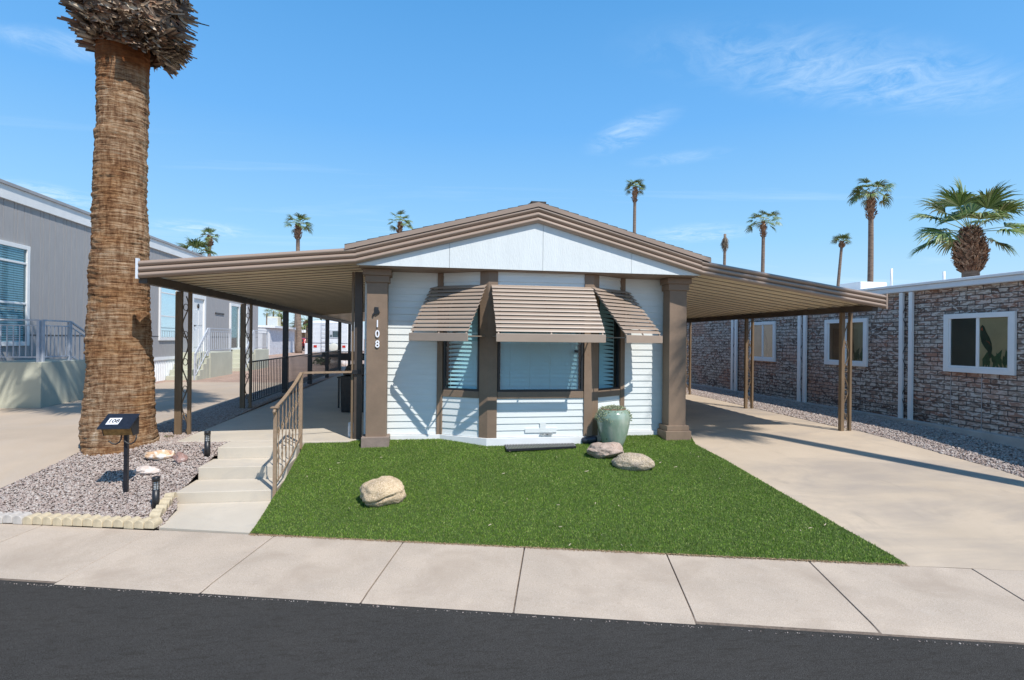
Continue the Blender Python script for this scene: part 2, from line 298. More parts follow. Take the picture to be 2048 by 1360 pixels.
def palmbark():
    m_ = bpy.data.materials.new('palm_trunk_bark'); m_.use_nodes = True; nt = m_.node_tree; b = nt.nodes['Principled BSDF']; b.inputs['Roughness'].default_value = .95; b.inputs['Specular IOR Level'].default_value = .15
    tc = N(nt, 'ShaderNodeTexCoord')
    def nz(scale, sv, det, dist=0, ro=.65):
        mp = N(nt, 'ShaderNodeMapping'); mp.inputs['Scale'].default_value = sv; nt.links.new(tc.outputs['Object'], mp.inputs[0])
        n = N(nt, 'ShaderNodeTexNoise'); n.inputs['Scale'].default_value = scale; n.inputs['Detail'].default_value = det; n.inputs['Distortion'].default_value = dist; n.inputs['Roughness'].default_value = ro
        nt.links.new(mp.outputs[0], n.inputs[0]); return n.outputs[0]
    def ramp(s_, els):
        r = N(nt, 'ShaderNodeValToRGB')
        while len(r.color_ramp.elements) < len(els): r.color_ramp.elements.new(.5)
        for i, (p, c) in enumerate(els): r.color_ramp.elements[i].position = p; r.color_ramp.elements[i].color = (*c, 1)
        nt.links.new(s_, r.inputs[0]); return r.outputs[0]
    fib0 = nz(5, (.55, .55, 13), 9, .12, .8); vcr = nz(9, (2.2, 2.2, .5), 6, .3, .7)
    fib = mth('ADD', mth('MULTIPLY', fib0, .68, nt), mth('MULTIPLY', vcr, .32, nt), nt)
    colA = ramp(fib, [(.38, (.03, .015, .01)), (.455, (.24, .12, .062)), (.52, (.48, .305, .175)), (.61, (.70, .56, .41))])
    colB = ramp(fib, [(.38, (.03, .012, .007)), (.46, (.24, .105, .045)), (.54, (.50, .275, .13)), (.65, (.66, .48, .29))])
    pz = nz(1.1, (1, 1, 1.4), 4, .3)
    mr = N(nt, 'ShaderNodeMapRange'); mr.inputs[1].default_value = .44; mr.inputs[2].default_value = .6; nt.links.new(pz, mr.inputs[0])
    mx = N(nt, 'ShaderNodeMixRGB'); nt.links.new(mr.outputs[0], mx.inputs[0]); nt.links.new(colA, mx.inputs[1]); nt.links.new(colB, mx.inputs[2])
    # reddish fresh bark just below the boots
    sp = N(nt, 'ShaderNodeSeparateXYZ'); nt.links.new(tc.outputs['Object'], sp.inputs[0])
    tz = mth('ADD', sp.outputs[2], mth('MULTIPLY', nz(3.5, (1, 1, .6), 5), 1.1, nt), nt)
    mr2 = N(nt, 'ShaderNodeMapRange'); mr2.inputs[1].default_value = 5.72; mr2.inputs[2].default_value = 6.0; nt.links.new(tz, mr2.inputs[0])
    red = ramp(fib, [(.3, (.05, .015, .008)), (.5, (.26, .09, .03)), (.7, (.40, .17, .06))])
    mx2 = N(nt, 'ShaderNodeMixRGB'); nt.links.new(mr2.outputs[0], mx2.inputs[0]); nt.links.new(mx.outputs[0], mx2.inputs[1]); nt.links.new(red, mx2.inputs[2])
    nt.links.new(mx2.outputs[0], b.inputs['Base Color'])
    bn = N(nt, 'ShaderNodeBump'); bn.inputs['Strength'].default_value = 1; bn.inputs['Distance'].default_value = .045
    fb = mth('ADD', nz(9, (.6, .6, 11), 8, .15, .78), mth('MULTIPLY', vcr, .5, nt), nt); nt.links.new(fb, bn.inputs['Height']); nt.links.new(bn.outputs[0], b.inputs['Normal'])
    return m_
M['bark'] = palmbark()
def brickmat():
    m_ = bpy.data.materials.new('mottled_brick_panel'); m_.use_nodes = True; nt = m_.node_tree; b = nt.nodes['Principled BSDF']; b.inputs['Roughness'].default_value = .85
    tc = N(nt, 'ShaderNodeTexCoord')
    sp = N(nt, 'ShaderNodeSeparateXYZ'); nt.links.new(tc.outputs['Object'], sp.inputs[0])
    ad = mth('ADD', sp.outputs[0], sp.outputs[1], nt)
    cb = N(nt, 'ShaderNodeCombineXYZ'); nt.links.new(ad, cb.inputs[0]); nt.links.new(sp.outputs[2], cb.inputs[1])
    dn = N(nt, 'ShaderNodeTexNoise'); dn.inputs['Scale'].default_value = 9; nt.links.new(tc.outputs['Object'], dn.inputs[0])
    dv = N(nt, 'ShaderNodeVectorMath', operation='SCALE'); nt.links.new(dn.outputs['Color'], dv.inputs[0]); dv.inputs[3].default_value = .012
    av = N(nt, 'ShaderNodeVectorMath', operation='ADD'); nt.links.new(cb.outputs[0], av.inputs[0]); nt.links.new(dv.outputs[0], av.inputs[1])
    br = N(nt, 'ShaderNodeTexBrick'); nt.links.new(av.outputs[0], br.inputs[0]); br.inputs['Scale'].default_value = 1
    br.inputs['Brick Width'].default_value = .27; br.inputs['Row Height'].default_value = .083; br.inputs['Mortar Size'].default_value = .008; br.inputs['Mortar Smooth'].default_value = .3; br.inputs['Bias'].default_value = 0
    br.inputs['Color1'].default_value = (.0, .0, .0, 1); br.inputs['Color2'].default_value = (1, 1, 1, 1); br.inputs['Mortar'].default_value = (.5, .5, .5, 1)
    def nz(scale, det, sv=one, dist=0):
        mp = N(nt, 'ShaderNodeMapping'); mp.inputs['Scale'].default_value = sv; nt.links.new(tc.outputs['Object'], mp.inputs[0])
        n = N(nt, 'ShaderNodeTexNoise'); n.inputs['Scale'].default_value = scale; n.inputs['Detail'].default_value = det; n.inputs['Distortion'].default_value = dist; nt.links.new(mp.outputs[0], n.inputs[0]); return n.outputs[0]
    def ramp(s_, els):
        r = N(nt, 'ShaderNodeValToRGB')
        while len(r.color_ramp.elements) < len(els): r.color_ramp.elements.new(.5)
        for i, (p, c) in enumerate(els): r.color_ramp.elements[i].position = p; r.color_ramp.elements[i].color = (*c, 1)
        nt.links.new(s_, r.inputs[0]); return r.outputs[0]
    def mix(f, a, c):
        x = N(nt, 'ShaderNodeMixRGB'); 
        for i, v in enumerate((f, a, c)):
            if isinstance(v, (int, float)): x.inputs[i].default_value = v
            elif isinstance(v, tuple): x.inputs[i].default_value = (*v, 1)
            else: nt.links.new(v, x.inputs[i])
        return x.outputs[0]
    per = ramp(br.outputs['Color'], [(0, (.12, .065, .045)), (.3, (.22, .155, .12)), (.6, (.36, .29, .24)), (1, (.27, .13, .085))])
    # whitish smear on bricks
    wh = ramp(nz(9, 6, (1, 1, 2.4), 1.0), [(.47, (0, 0, 0)), (.56, (1, 1, 1))])
    c = mix(mth('MULTIPLY', wh, .74, nt), per, (.66, .61, .55))
    rd = ramp(nz(.9, 5, (1, 1, 1.6), .4), [(.5, (0, 0, 0)), (.66, (1, 1, 1))])
    c = mix(mth('MULTIPLY', rd, .5, nt), c, (.46, .21, .13))
    dk = ramp(nz(3.2, 4, (1, 1, 2), 1.2), [(.55, (0, 0, 0)), (.66, (1, 1, 1))])
    # old water staining low on the panels
    zr = N(nt, 'ShaderNodeMapRange'); zr.inputs[1].default_value = 1.5; zr.inputs[2].default_value = .3; zr.inputs[3].default_value = .25; zr.inputs[4].default_value = .8; nt.links.new(sp.outputs[2], zr.inputs[0])
    c = mix(mth('MULTIPLY', dk, zr.outputs[0], nt), c, (.07, .035, .025))
    c = mix(br.outputs['Fac'], c, (.07, .06, .055))
    nt.links.new(c, b.inputs['Base Color'])
    bn = N(nt, 'ShaderNodeBump'); bn.inputs['Strength'].default_value = .8; bn.inputs['Distance'].default_value = .012
    hh = mth('SUBTRACT', mth('MULTIPLY', nz(25, 4), .5, nt), mth('MULTIPLY', br.outputs['Fac'], 1.2, nt), nt); nt.links.new(hh, bn.inputs['Height']); nt.links.new(bn.outputs[0], b.inputs['Normal'])
    return m_
M['brick'] = brickmat()
# ================================================================ GROUND
def surf(name, poly, mt, off=0.0, step=.25, hfun=H, thick=0):
    bm = bmesh.new(); vs = [bm.verts.new((p[0], p[1], 0)) for p in poly]; bm.faces.new(vs)
    xs = [p[0] for p in poly]; ys = [p[1] for p in poly]
    for lo, hi, nrm in ((min(xs), max(xs), (1, 0, 0)), (min(ys), max(ys), (0, 1, 0))):
        k = math.ceil(lo/step)*step
        while k < hi:
            co = (k, 0, 0) if nrm[0] else (0, k, 0)
            bmesh.ops.bisect_plane(bm, geom=bm.verts[:]+bm.edges[:]+bm.faces[:], plane_co=co, plane_no=nrm); k += step
    for v in bm.verts: v.co.z = hfun(v.co.x, v.co.y)+off
    bmesh.ops.recalc_face_normals(bm, faces=bm.faces)
    if sum(f.normal.z for f in bm.faces) < 0: bmesh.ops.reverse_faces(bm, faces=bm.faces)
    me = bpy.data.meshes.new(name); bm.to_mesh(me); bm.free(); me.materials.append(mt)
    for p in me.polygons: p.use_smooth = True
    o = bpy.data.objects.new(name, me); COL.objects.link(o); return o
def P2(p): return (p.x, p.y)
# broad terrain, one sheet to the horizon
def Hg(X, Y):
    if Y < backline(X)-.1: return -.12
    if Y < 9 and -5 < X < 9.2: return H(X, Y)-.15
    return H(X, Y)-.035 if Y < 80 else .42
bm = bmesh.new()
gx = [-900, -300, -120, -60, -30]+[i*.5 for i in range(-40, 41)]+[30, 60, 120, 300, 900]; gy = [-300, -60, -20, -8]+[i*.4 for i in range(-12, 60)]+[30, 40, 60, 79, 90, 150, 300, 700, 1400]
vv = [[bm.verts.new((x, y, Hg(x, y))) for x in gx] for y in gy]
for j in range(len(gy)-1):
    for i in range(len(gx)-1): bm.faces.new((vv[j][i], vv[j][i+1], vv[j+1][i+1], vv[j+1][i]))
me = bpy.data.meshes.new('ground'); bm.to_mesh(me); bm.free(); me.materials.append(M['dirt']); g = bpy.data.objects.new('ground', me); COL.objects.link(g); tag(g, kind='structure')
# road
def rz_(X, Y): return -.026
rd = surf('road', [(-60, frontline(-60)+.05), (-60, frontline(-60)-8), (60, frontline(60)-8), (60, frontline(60)+.05)], M['asphalt'], step=2, hfun=rz_); tag(rd, kind='structure')
# sidewalk panels
ang = math.atan(BS); ud = Vector((math.cos(ang), math.sin(ang), 0)); vd = Vector((math.sin(ang), -math.cos(ang), 0))
width = (backline(0)-frontline(0))*math.cos(ang)
jx = [onZ(x, y, .03) for x, y in ((90, 1048), (310, 1060), (550, 1071), (805, 1086), (1048, 1099), (1335, 1112), (1620, 1124), (1945, 1138))]
org = Vector((a0.x, a0.y, 0)); js = [(p-org).dot(ud) for p in jx]
gap = sum(js[i+1]-js[i] for i in range(len(js)-1))/(len(js)-1)
js = [js[0]-gap*k for k in range(14, 0, -1)] + js + [js[-1]+gap*k for k in range(1, 15)]
sw = MB()
def wid_at(s):
    q = org+ud*s; return (q.y-frontline(q.x))/(-vd.y+FS*vd.x)
for i in range(len(js)-1):
    s0, s1 = js[i]+.006, js[i+1]-.006
    dz = random.uniform(-.003, .003)
    def pt(s, t, z): q = org + ud*s + vd*t; return (q.x, q.y, z)
    n_ = 6; top = []
    for k in range(n_+1):
        t0_ = wid_at(s0)*k/n_; t = wid_at(s1)*k/n_
        z = .03-.05*(k/n_)+dz - (0.012 if k == n_ else 0)
        top.append((pt(s0, t0_, z), pt(s1, t, z)))
    vs = [p for a in top for p in a]; fs = [(2*k, 2*k+1, 2*k+3, 2*k+2) for k in range(n_)]
    b = len(vs); vs += [pt(s0, 0, -.15), pt(s1, 0, -.15), pt(s0, wid_at(s0), -.15), pt(s1, wid_at(s1), -.15)]
    e = 2*n_
    fs += [(0, b, b+1, 1), (e, e+1, b+3, b+2), tuple([2*k for k in range(n_+1)]+[b+2, b]), tuple([2*k+1 for k in range(n_+1)]+[b+3, b+1])]
    sw.add(vs, fs)
o = sw.build('sidewalk', M['walk'], bevel=.004); tag(o, kind='structure')
# joint dirt under panels
o = surf('joint_sand', [(-22, backline(-22)-.01), (-22, frontline(-22)+.03), (22, frontline(22)+.03), (22, backline(22)-.01)], mat('joint_sand', (.16, .12, .09), .95, .3, 30), step=2, hfun=lambda X, Y: -.028+.04*max(0, min(1, (Y-frontline(X))/(backline(X)-frontline(X))))); tag(o, kind='structure'); o.name = 'sidewalk_joints'
# crumbs of grit along the asphalt edge
def ico():
    bm = bmesh.new(); bmesh.ops.create_icosphere(bm, subdivisions=1, radius=1); v = np.array([x.co[:] for x in bm.verts]); f = np.array([[q.index for q in p.verts] for p in bm.faces]); bm.free(); return v, f
IV, IF = ico()
def pebbles(name, pts, size, mt, flat=.6, parent=None):
    n = len(pts); k = len(IV)
    V = np.repeat(IV[None], n, 0)*(1+rng.normal(0, .16, (n, k, 1)))
    sc = size*np.exp(rng.normal(0, .28, (n, 1, 1)))*np.stack([rng.uniform(.8, 1.3, n), rng.uniform(.6, 1, n), rng.uniform(.45, .8, n)*flat/.6], 1)[:, None, :]
    V = V*sc
    a = rng.uniform(0, 2*np.pi, n); t = rng.normal(0, .35, n)
    ct, st = np.cos(t)[:, None], np.sin(t)[:, None]
    y = V[:, :, 1]*ct-V[:, :, 2]*st; z = V[:, :, 1]*st+V[:, :, 2]*ct; x = V[:, :, 0]
    ca, sa = np.cos(a)[:, None], np.sin(a)[:, None]
    W = np.stack([x*ca-y*sa, x*sa+y*ca, z], 2) + np.asarray(pts)[:, None, :]
    Fc = (IF[None]+(np.arange(n)*k)[:, None, None]).reshape(-1, 3)
    return np_obj(name, W.reshape(-1, 3), Fc, mt, parent)
def inpoly(P, poly):
    x, y = P[:, 0], P[:, 1]; c = np.zeros(len(P), bool); n = len(poly); j = n-1
    for i in range(n):
        xi, yi = poly[i]; xj, yj = poly[j]
        c ^= ((yi > y) != (yj > y)) & (x < (xj-xi)*(y-yi)/(yj-yi+1e-12)+xi); j = i
    return c
def scatter(poly, n):
    a = np.array(poly); lo, hi = a.min(0), a.max(0); out = np.zeros((0, 2))
    while len(out) < n:
        q = rng.uniform(lo, hi, (n*2, 2)); out = np.vstack([out, q[inpoly(q, poly)]])
    return out[:n]
HX = lambda X, Y: H(X, Y)
pts = []
for _ in range(420):
    X = random.uniform(-5, 6); pts.append((X, frontline(X)-abs(random.gauss(0, .012))+.012, -.024))
o = pebbles('edge_grit', pts, .004, M['gravel']); tag(o, 'loose grit collected along the asphalt edge', 'gravel', kind='stuff')
# ---- lawn
WZ = .47
lawn_px = [(500, 1067), (520, 1036), (540, 1005), (556, 978)]
lawn = [P2(onZ(500, 1066.5, .035))]
for x, y in ((519, 1040), (534, 1016), (547, 994)): lawn.append(P2(onT(x, y)))
lawn += [(-1.70, 6.80), (-1.70, 8.17), (-1.10, 8.17), (-.9, 8.34), (4.0, 8.34)]
dedge = [P2(onT(x, y)) for x, y in ((1392, 890), (1450, 920), (1560, 984), (1690, 1059), (1780, 1109))]
lawn += [(4.26, 8.2)] + dedge + [P2(onZ(1815, 1131, .03))]
xs_ = np.linspace(lawn[-1][0], lawn[0][0], 8)[1:-1]
lawn += [(x, backline(x)+.0) for x in xs_]
o = surf('lawn_base', lawn, M['turfbase'], .006); tag(o, kind='structure'); o.name = 'lawn'
NB = 280000
P = scatter(lawn, NB); hz = np.array([H(x, y) for x, y in P])+.004
ang_ = rng.uniform(0, 2*np.pi, NB); ln = rng.uniform(.012, .025, NB); wd = rng.uniform(.0014, .0026, NB); lean = rng.uniform(.15, 1.1, NB); la = rng.uniform(0, 2*np.pi, NB)+.0
bx = np.cos(ang_)*wd; by = np.sin(ang_)*wd
tipx = np.cos(la)*np.sin(lean)*ln; tipy = np.sin(la)*np.sin(lean)*ln; tz = np.cos(lean)*ln
B = np.stack([P[:, 0], P[:, 1], hz], 1)
v0 = B+np.stack([bx, by, 0*bx], 1); v1 = B-np.stack([bx, by, 0*bx], 1)
mid = B+np.stack([tipx*.4, tipy*.4, tz*.65], 1); v2 = mid-np.stack([bx, by, 0*bx], 1)*.8; v3 = mid+np.stack([bx, by, 0*bx], 1)*.8
v4 = B+np.stack([tipx, tipy, tz], 1)
V = np.stack([v0, v1, v2, v3, v4], 1).reshape(-1, 3); b = np.arange(NB)*5
Fc = np.concatenate([np.stack([b, b+1, b+2], 1), np.stack([b, b+2, b+3], 1), np.stack([b+3, b+2, b+4], 1)])
o = np_obj('lawn_grass', V, Fc, M['blade']); tag(o, 'short dense green artificial turf in front of the home', 'grass', kind='stuff')
# brown grit and thatch caught along the lawn edge
pts = []
for _ in range(5200):
    X = random.uniform(lawn[0][0], lawn[-len(xs_)-1][0]); pts.append((X, backline(X)+random.gauss(-.004, .012), .034+random.uniform(0, .006)))
ed = [lawn[9+0]]
o = pebbles('lawn_edge_grit', pts, .0036, mat('edge_grit', (.33, .22, .12), .9, .3, 60, island=[(.16, .1, .06), (.36, .24, .13), (.5, .4, .26)])); tag(o, 'brown grit and thatch along the front edge of the lawn', 'grit', kind='stuff')
# leaf litter on turf
lf = MB(); litter = scatter(lawn, 90)
for x, y in litter:
    z = H(x, y)+.034; a = random.uniform(0, 6.28); L = random.choice([.008, .01, .014, .05, .07]); c_ = []
    n_ = 5; bend = random.uniform(-.9, .9); w_ = .003 if L > .03 else .006
    px, py = x, y; vs = []
    for k in range(n_):
        d = Vector((math.cos(a+bend*k/n_), math.sin(a+bend*k/n_), 0)); s_ = Vector((-d.y, d.x, 0))
        ww = w_*math.sin(math.pi*(k+.5)/n_)
        vs += [(px-s_.x*ww, py-s_.y*ww, z+.002*k), (px+s_.x*ww, py+s_.y*ww, z+.004+.002*k)]; px += d.x*L/n_; py += d.y*L/n_
    lf.add(vs, [(2*k, 2*k+1, 2*k+3, 2*k+2) for k in range(n_-1)])
o = lf.build('dry_leaf_litter', mat('dry_leaf', (.5, .4, .3), .8, .2, 20)); tag(o, 'pale dry leaf bits scattered over the turf', 'leaf litter', kind='stuff')
# ---- driveway right
DX1 = 7.38
drv = [P2(onZ(1815, 1131.6, .03))] + [(x, y) for x, y in dedge[::-1]] + [(4.28, 8.2), (4.28, 25), (DX1, 25), (DX1, 8.9), P2(onT(1800, 884)), P2(onT(1900, 912)), P2(onT(2000, 940)), P2(onT(2060, 960)), P2(onT(2160, 1000))]
xe = 10.5; drv += [(xe, backline(xe)), (4.6, backline(4.6))]
o = surf('driveway', drv, M['drive'], .0); tag(o, kind='structure')
# ---- gravel strip right
gr = [(DX1+.004, 25), (DX1+.004, 8.9)] + drv[len(dedge)+5:len(dedge)+10] + [(9.2, 5.5), (9.2, 25)]
gr = [(DX1+.004, 25), (DX1+.004, 8.9)] + [P2(onT(x, y)) for x, y in ((1800, 884), (1900, 912), (2000, 940), (2060, 960), (2160, 1000))] + [(9.3, 4.6), (9.3, 25)]
gr = [(x+.004, y) for x, y in gr]
o = surf('gravel_bed', gr, M['gbase'], -.012); tag(o, kind='structure')
near = [(x, min(y, 17)) for x, y in gr]
P = scatter(near, 36000); pts = [(x, y, H(x, y)-.004+random.uniform(0, .012)) for x, y in P]
o = pebbles('gravel_strip', pts, .0135, M['gravel']); tag(o, 'grey pink gravel strip between the driveway and the brick panelled home', 'gravel', kind='stuff')
# ---- gravel bed left
gl_edge = [P2(onT(x, y)) for x, y in ((-60, 1005), (0, 977), (60, 951), (110, 928), (160, 903), (240, 870), (318, 850))]
gl = [(-5.3, backline(-5.3)), ] + gl_edge[0:] + [(-4.42, 9.2), (-4.42, 20), (-3.5, 20), (-3.5, 8.42), (-2.76, 8.35), (-2.76, 7.88), (-2.81, 7.88), (-2.81, 7.38), (-2.83, 7.38), (-2.83, 6.81)] + [P2(onT(x, y)) for x, y in ((354, 1014), (320, 1055))]
gl[0] = (gl_edge[0][0]-.05, backline(gl_edge[0][0]-.05))
o = surf('gravel_bed_2', gl, M['gbase'], -.012); tag(o, kind='structure'); o.name = 'gravel_bed'
near = [(x, min(y, 15)) for x, y in gl]
P = scatter(near, 46000); pts = [(x, y, H(x, y)-.004+random.uniform(0, .012)) for x, y in P]
o = pebbles('gravel_yard', pts, .0112, M['gravel']); tag(o, 'grey pink gravel around the palm and mailbox', 'gravel', kind='stuff')
# ---- neighbour lane left
lane = [(gl_edge[0][0]-.06, backline(gl_edge[0][0]-.06))] + gl_edge + [(-4.426, 9.2), (-4.426, 18.6), (-7.6, 18.9), (-8.2, 19.0), (-8.2, 13.4), (-7.7, 12.4), (-12, 12.4), (-12, backline(-12))]
o = surf('neighbour_driveway', lane, M['lane'], 0.0); tag(o, kind='structure')
# ---- patio slab, steps, pad
sl_ = MB(); ZS = .50
sl_.prism([(-3.5, 8.40), (-2.74, 8.34), (-1.74, 8.30), (-1.74, 8.18), (-1.08, 8.18), (-1.0, 8.3), (-.9, 8.32), (-.9, 27), (-3.5, 27)], .2, ZS, 'Z')
o = sl_.build('patio_slab', M['slab'], bevel=.01); tag(o, kind='structure')
st = thing('entry_steps', 'three pale concrete steps with pad climbing from sidewalk to the side patio', 'steps', (-2.3, 7, 0))
zs = [.19, .345, .497]; ys = [6.80, 7.38, 7.88, 8.30]; xl = [-2.84, -2.82, -2.77]
for i in range(3):
    b = MB(); b.prism([(xl[i], ys[i]), (-1.745, ys[i]-.02), (-1.745, ys[i+1]-.022), (xl[i], ys[i+1]-.002)], -.05, zs[i], 'Z'); b.build('step', M['slab'], st, bevel=.008)
pad = [P2(onZ(318, 1056, .035)), P2(onZ(499, 1066, .035)), P2(onT(519, 1040)), P2(onT(534, 1016)), (-1.76, 6.775), (-2.84, 6.795), P2(onT(352, 1014))]
pd = MB(); n_ = len(pad); zz = [H(x, y)+.006 for x, y in pad]; zz[4] = zz[5] = .06; zz[3] = .06; zz[2] = .055; zz[6] = .06
pd.add([(x, y, z) for (x, y), z in zip(pad, zz)]+[(x, y, -.1) for x, y in pad], [tuple(range(n_)), tuple(range(2*n_-1, n_-1, -1))]+[(i, (i+1) % n_, (i+1) % n_+n_, i+n_) for i in range(n_)])
pd.build('pad', M['slab'], st)
# ---- edging stones
def edging(prof_w=.105, h=.075, dpt=.13):
    b = MB(); poly = [(-prof_w/2, 0), (prof_w/2, 0)] + [(prof_w/2*math.cos(t), h*.55+.045*math.sin(t)) for t in [math.pi*k/8 for k in range(9)]]
    b.prism(poly, -dpt/2, dpt/2); return b
eo = edging().build('edging_stone', M['edging'], bevel=.006); cream = eo.data
e0 = onZ(2, 1048, .03); e1 = onZ(306, 1060, .03); 
for k in range(18):
    t = (k+.5)/15.0-.2; p = e0.lerp(e1, t)
    if k == 0: c = eo
    else: c = eo.copy(); COL.objects.link(c); c.data = cream
    n_ = Vector((-ud.y, ud.x, 0)); q = p + n_*.075
    c.location = (q.x, q.y, .03+random.uniform(-.006, .006)); c.rotation_euler = (random.uniform(-.03, .03), random.uniform(-.04, .04), ang+random.uniform(-.04, .04)); c.scale = (1.0, 1, random.uniform(.95, 1.08))
    tag(c, 'cream scalloped edging stone in the row along the sidewalk', 'edging stone', 'edging stones along the sidewalk')
    if False:
        if k < 5: pass
    if k <= 4:
        if k == 0: c.data = c.data.copy(); c.data.materials[0] = M['edginggrey']; greyd = c.data
        c.data = greyd; tag(c, 'weathered grey scalloped edging stone at the far left end of the sidewalk row', 'edging stone', 'grey edging stones')
r0 = onT(318, 1040); r1 = onT(352, 995)
for k in range(6):
    p = r0.lerp(r1, (k+.4)/5.6); c = eo.copy(); COL.objects.link(c); c.data = cream; d = (r1-r0)
    c.location = (p.x-.05, p.y, H(p.x, p.y)-.02+random.uniform(-.01, .01)); c.rotation_euler = (random.uniform(-.1, .1), random.uniform(-.1, .1), math.atan2(d.y, d.x)+random.uniform(-.15, .15)); c.scale = (.95, .8, 1.05)
    tag(c, 'cream scalloped edging stone in the short row climbing beside the entry pad', 'edging stone', 'edging stones beside the entry pad')
#@@PART2
# ================================================================ THE HOME
GY = 7.755; FY = 7.72; CYF = 8.0; WY = 8.30; BY = 7.90
GL = onY(713, 528.5, GY); GR = onY(1401, 552, GY); GA = onY(1086, 447, GY)
gz = (GL.z+GR.z)/2; gcx = GA.x; gl_, gr_ = GL.x, GR.x
hw = ((gr_-gcx)+(gcx-gl_))/2; gcx = (gl_+gr_)/2; gaz = GA.z; gp = (gaz-gz)/hw
print('GABLE', gl_, gr_, gz, gaz, gcx, GA.x)
home = thing('mobile_home', 'pale grey home with low brown gable, louvred bay window awnings and two brown columns', 'home', (gcx, WY, .45))
WL, WR = -.89, 4.12
def laps(mb, p0, p1, z0, z1, pitch=.1005):
    """lap siding between two plan points (outward normal to the right of p0->p1 reversed)"""
    p0 = Vector((*p0, 0)); p1 = Vector((*p1, 0)); d = (p1-p0).normalized(); n = Vector((d.y, -d.x, 0))
    z = z0
    while z < z1-1e-4:
        zt = min(z+pitch, z1); f = (zt-z)/pitch
        a = n*.016; b = n*(.016-.012*f)
        j = random.uniform(-.0012, .0012)
        vs = [p0+a+up*(z+.001+j), p1+a+up*(z+.001-j), p1+b+up*zt, p0+b+up*zt, p0+up*(z+.001), p1+up*(z+.001), p1+up*zt, p0+up*zt]
        mb.add(vs, [(0, 1, 2, 3), (0, 4, 5, 1), (0, 3, 7, 4), (1, 5, 6, 2)]); z = zt
# bay plan
B0 = Vector((.233, WY)); B1 = Vector((.922, BY)); B2 = Vector((2.50, BY)); B3 = Vector((3.12, WY))
ZB = .56; ZSILL0 = 1.135; ZSILL1 = 1.235; ZHEAD = 2.76; ZTOP = gz-.02
wl = MB()
laps(wl, (WL, WY), B0, ZB, ZTOP); laps(wl, B3, (WR, WY), ZB, ZTOP)
for a, b in ((B0, B1), (B1, B2), (B2, B3)):
    laps(wl, a, b, ZB, ZSILL0); laps(wl, a, b, ZHEAD, ZTOP)
wl.build('siding_wall', M['siding'], home, recalc=False)
# core walls (closing body), side and back walls
cw = MB()
cw.box(WL, WL+.1, WY+.01, 24, .5, 3.05); cw.box(WR-.1, WR, WY+.01, 24, .5, 3.05); cw.box(WL+.101, WR-.101, 23.9, 24, .5, 3.05)
cw.box(WL+.101, B0.x, WY+.02, WY+.1, .5, 3.05); cw.box(B3.x, WR-.101, WY+.02, WY+.1, .5, 3.05)
cw.build('wall', M['siding'], home)
# footing
ft = MB()
ftp = [(WL, WY-.045), (B0.x, WY-.045), (B1.x-.02, BY-.045), (B2.x+.02, BY-.045), (B3.x, WY-.045), (WR, WY-.045), (WR, WY+.1), (WL, WY+.1)]
ft.prism(ftp, .40, ZB-.004, 'Z'); ft.build('footing', M['white'], home, bevel=.004)
# soffit
sf = MB(); sf.prism([(gl_+.03, GY+.03), (gr_-.03, GY+.03), (gr_-.03, WY+.3), (gl_+.03, WY+.3)], gz-.018, gz-.004, 'Z'); sf.build('soffit', M['brown'], home)
# trim posts at bay corners
def trim_post(a, b, t0, t1, out=.03, z0=ZB-.03, z1=ZTOP, name='trim_post', m_=None):
    d = (b-a).normalized(); n = Vector((d.y, -d.x)); mb = MB()
    q0 = a+d*t0; q1 = a+d*t1
    mb.prism([tuple(q0-n*.05), tuple(q1-n*.05), tuple(q1+n*out), tuple(q0+n*out)], z0, z1, 'Z')
    return mb.build(name, m_ or M['brown'], home, bevel=.004)
def corner_post(c, a, b, w_):
    """mitred two-sided post wrapping corner c (walls run a->c and c->b)"""
    d1 = (c-a).normalized(); d2 = (b-c).normalized(); n1 = Vector((d1.y, -d1.x)); n2 = Vector((d2.y, -d2.x)); o_ = .034
    bis = (n1+n2); bis = bis/bis.length; k = o_/max(.3, bis.dot(n1)); ki = .05/max(.3, bis.dot(n1))
    poly = [c-d1*w_-n1*.05, c-bis*ki, c+d2*w_-n2*.05, c+d2*w_+n2*o_, c+bis*k, c-d1*w_+n1*o_]
    mb = MB(); mb.prism([tuple(p) for p in poly], ZB-.06, ZTOP, 'Z'); mb.build('trim_post', M['brown'], home, bevel=.004)
corner_post(B1, B0, B2, .13); corner_post(B2, B1, B3, .125)
corner_post(B0, Vector((WL, WY)), B1, .05); corner_post(B3, B2, Vector((WR, WY)), .05)
# sill bands and head bands
for a, b, c0, c1 in ((B0, B1, .055, .135), (B1, B2, .135, .13), (B2, B3, .13, .055)):
    L = (b-a).length
    trim_post(a, b, c0, L-c1, .028, ZSILL0, ZSILL1, 'window_sill'); trim_post(a, b, c0, L-c1, .028, ZHEAD-.06, ZHEAD, 'window_head')
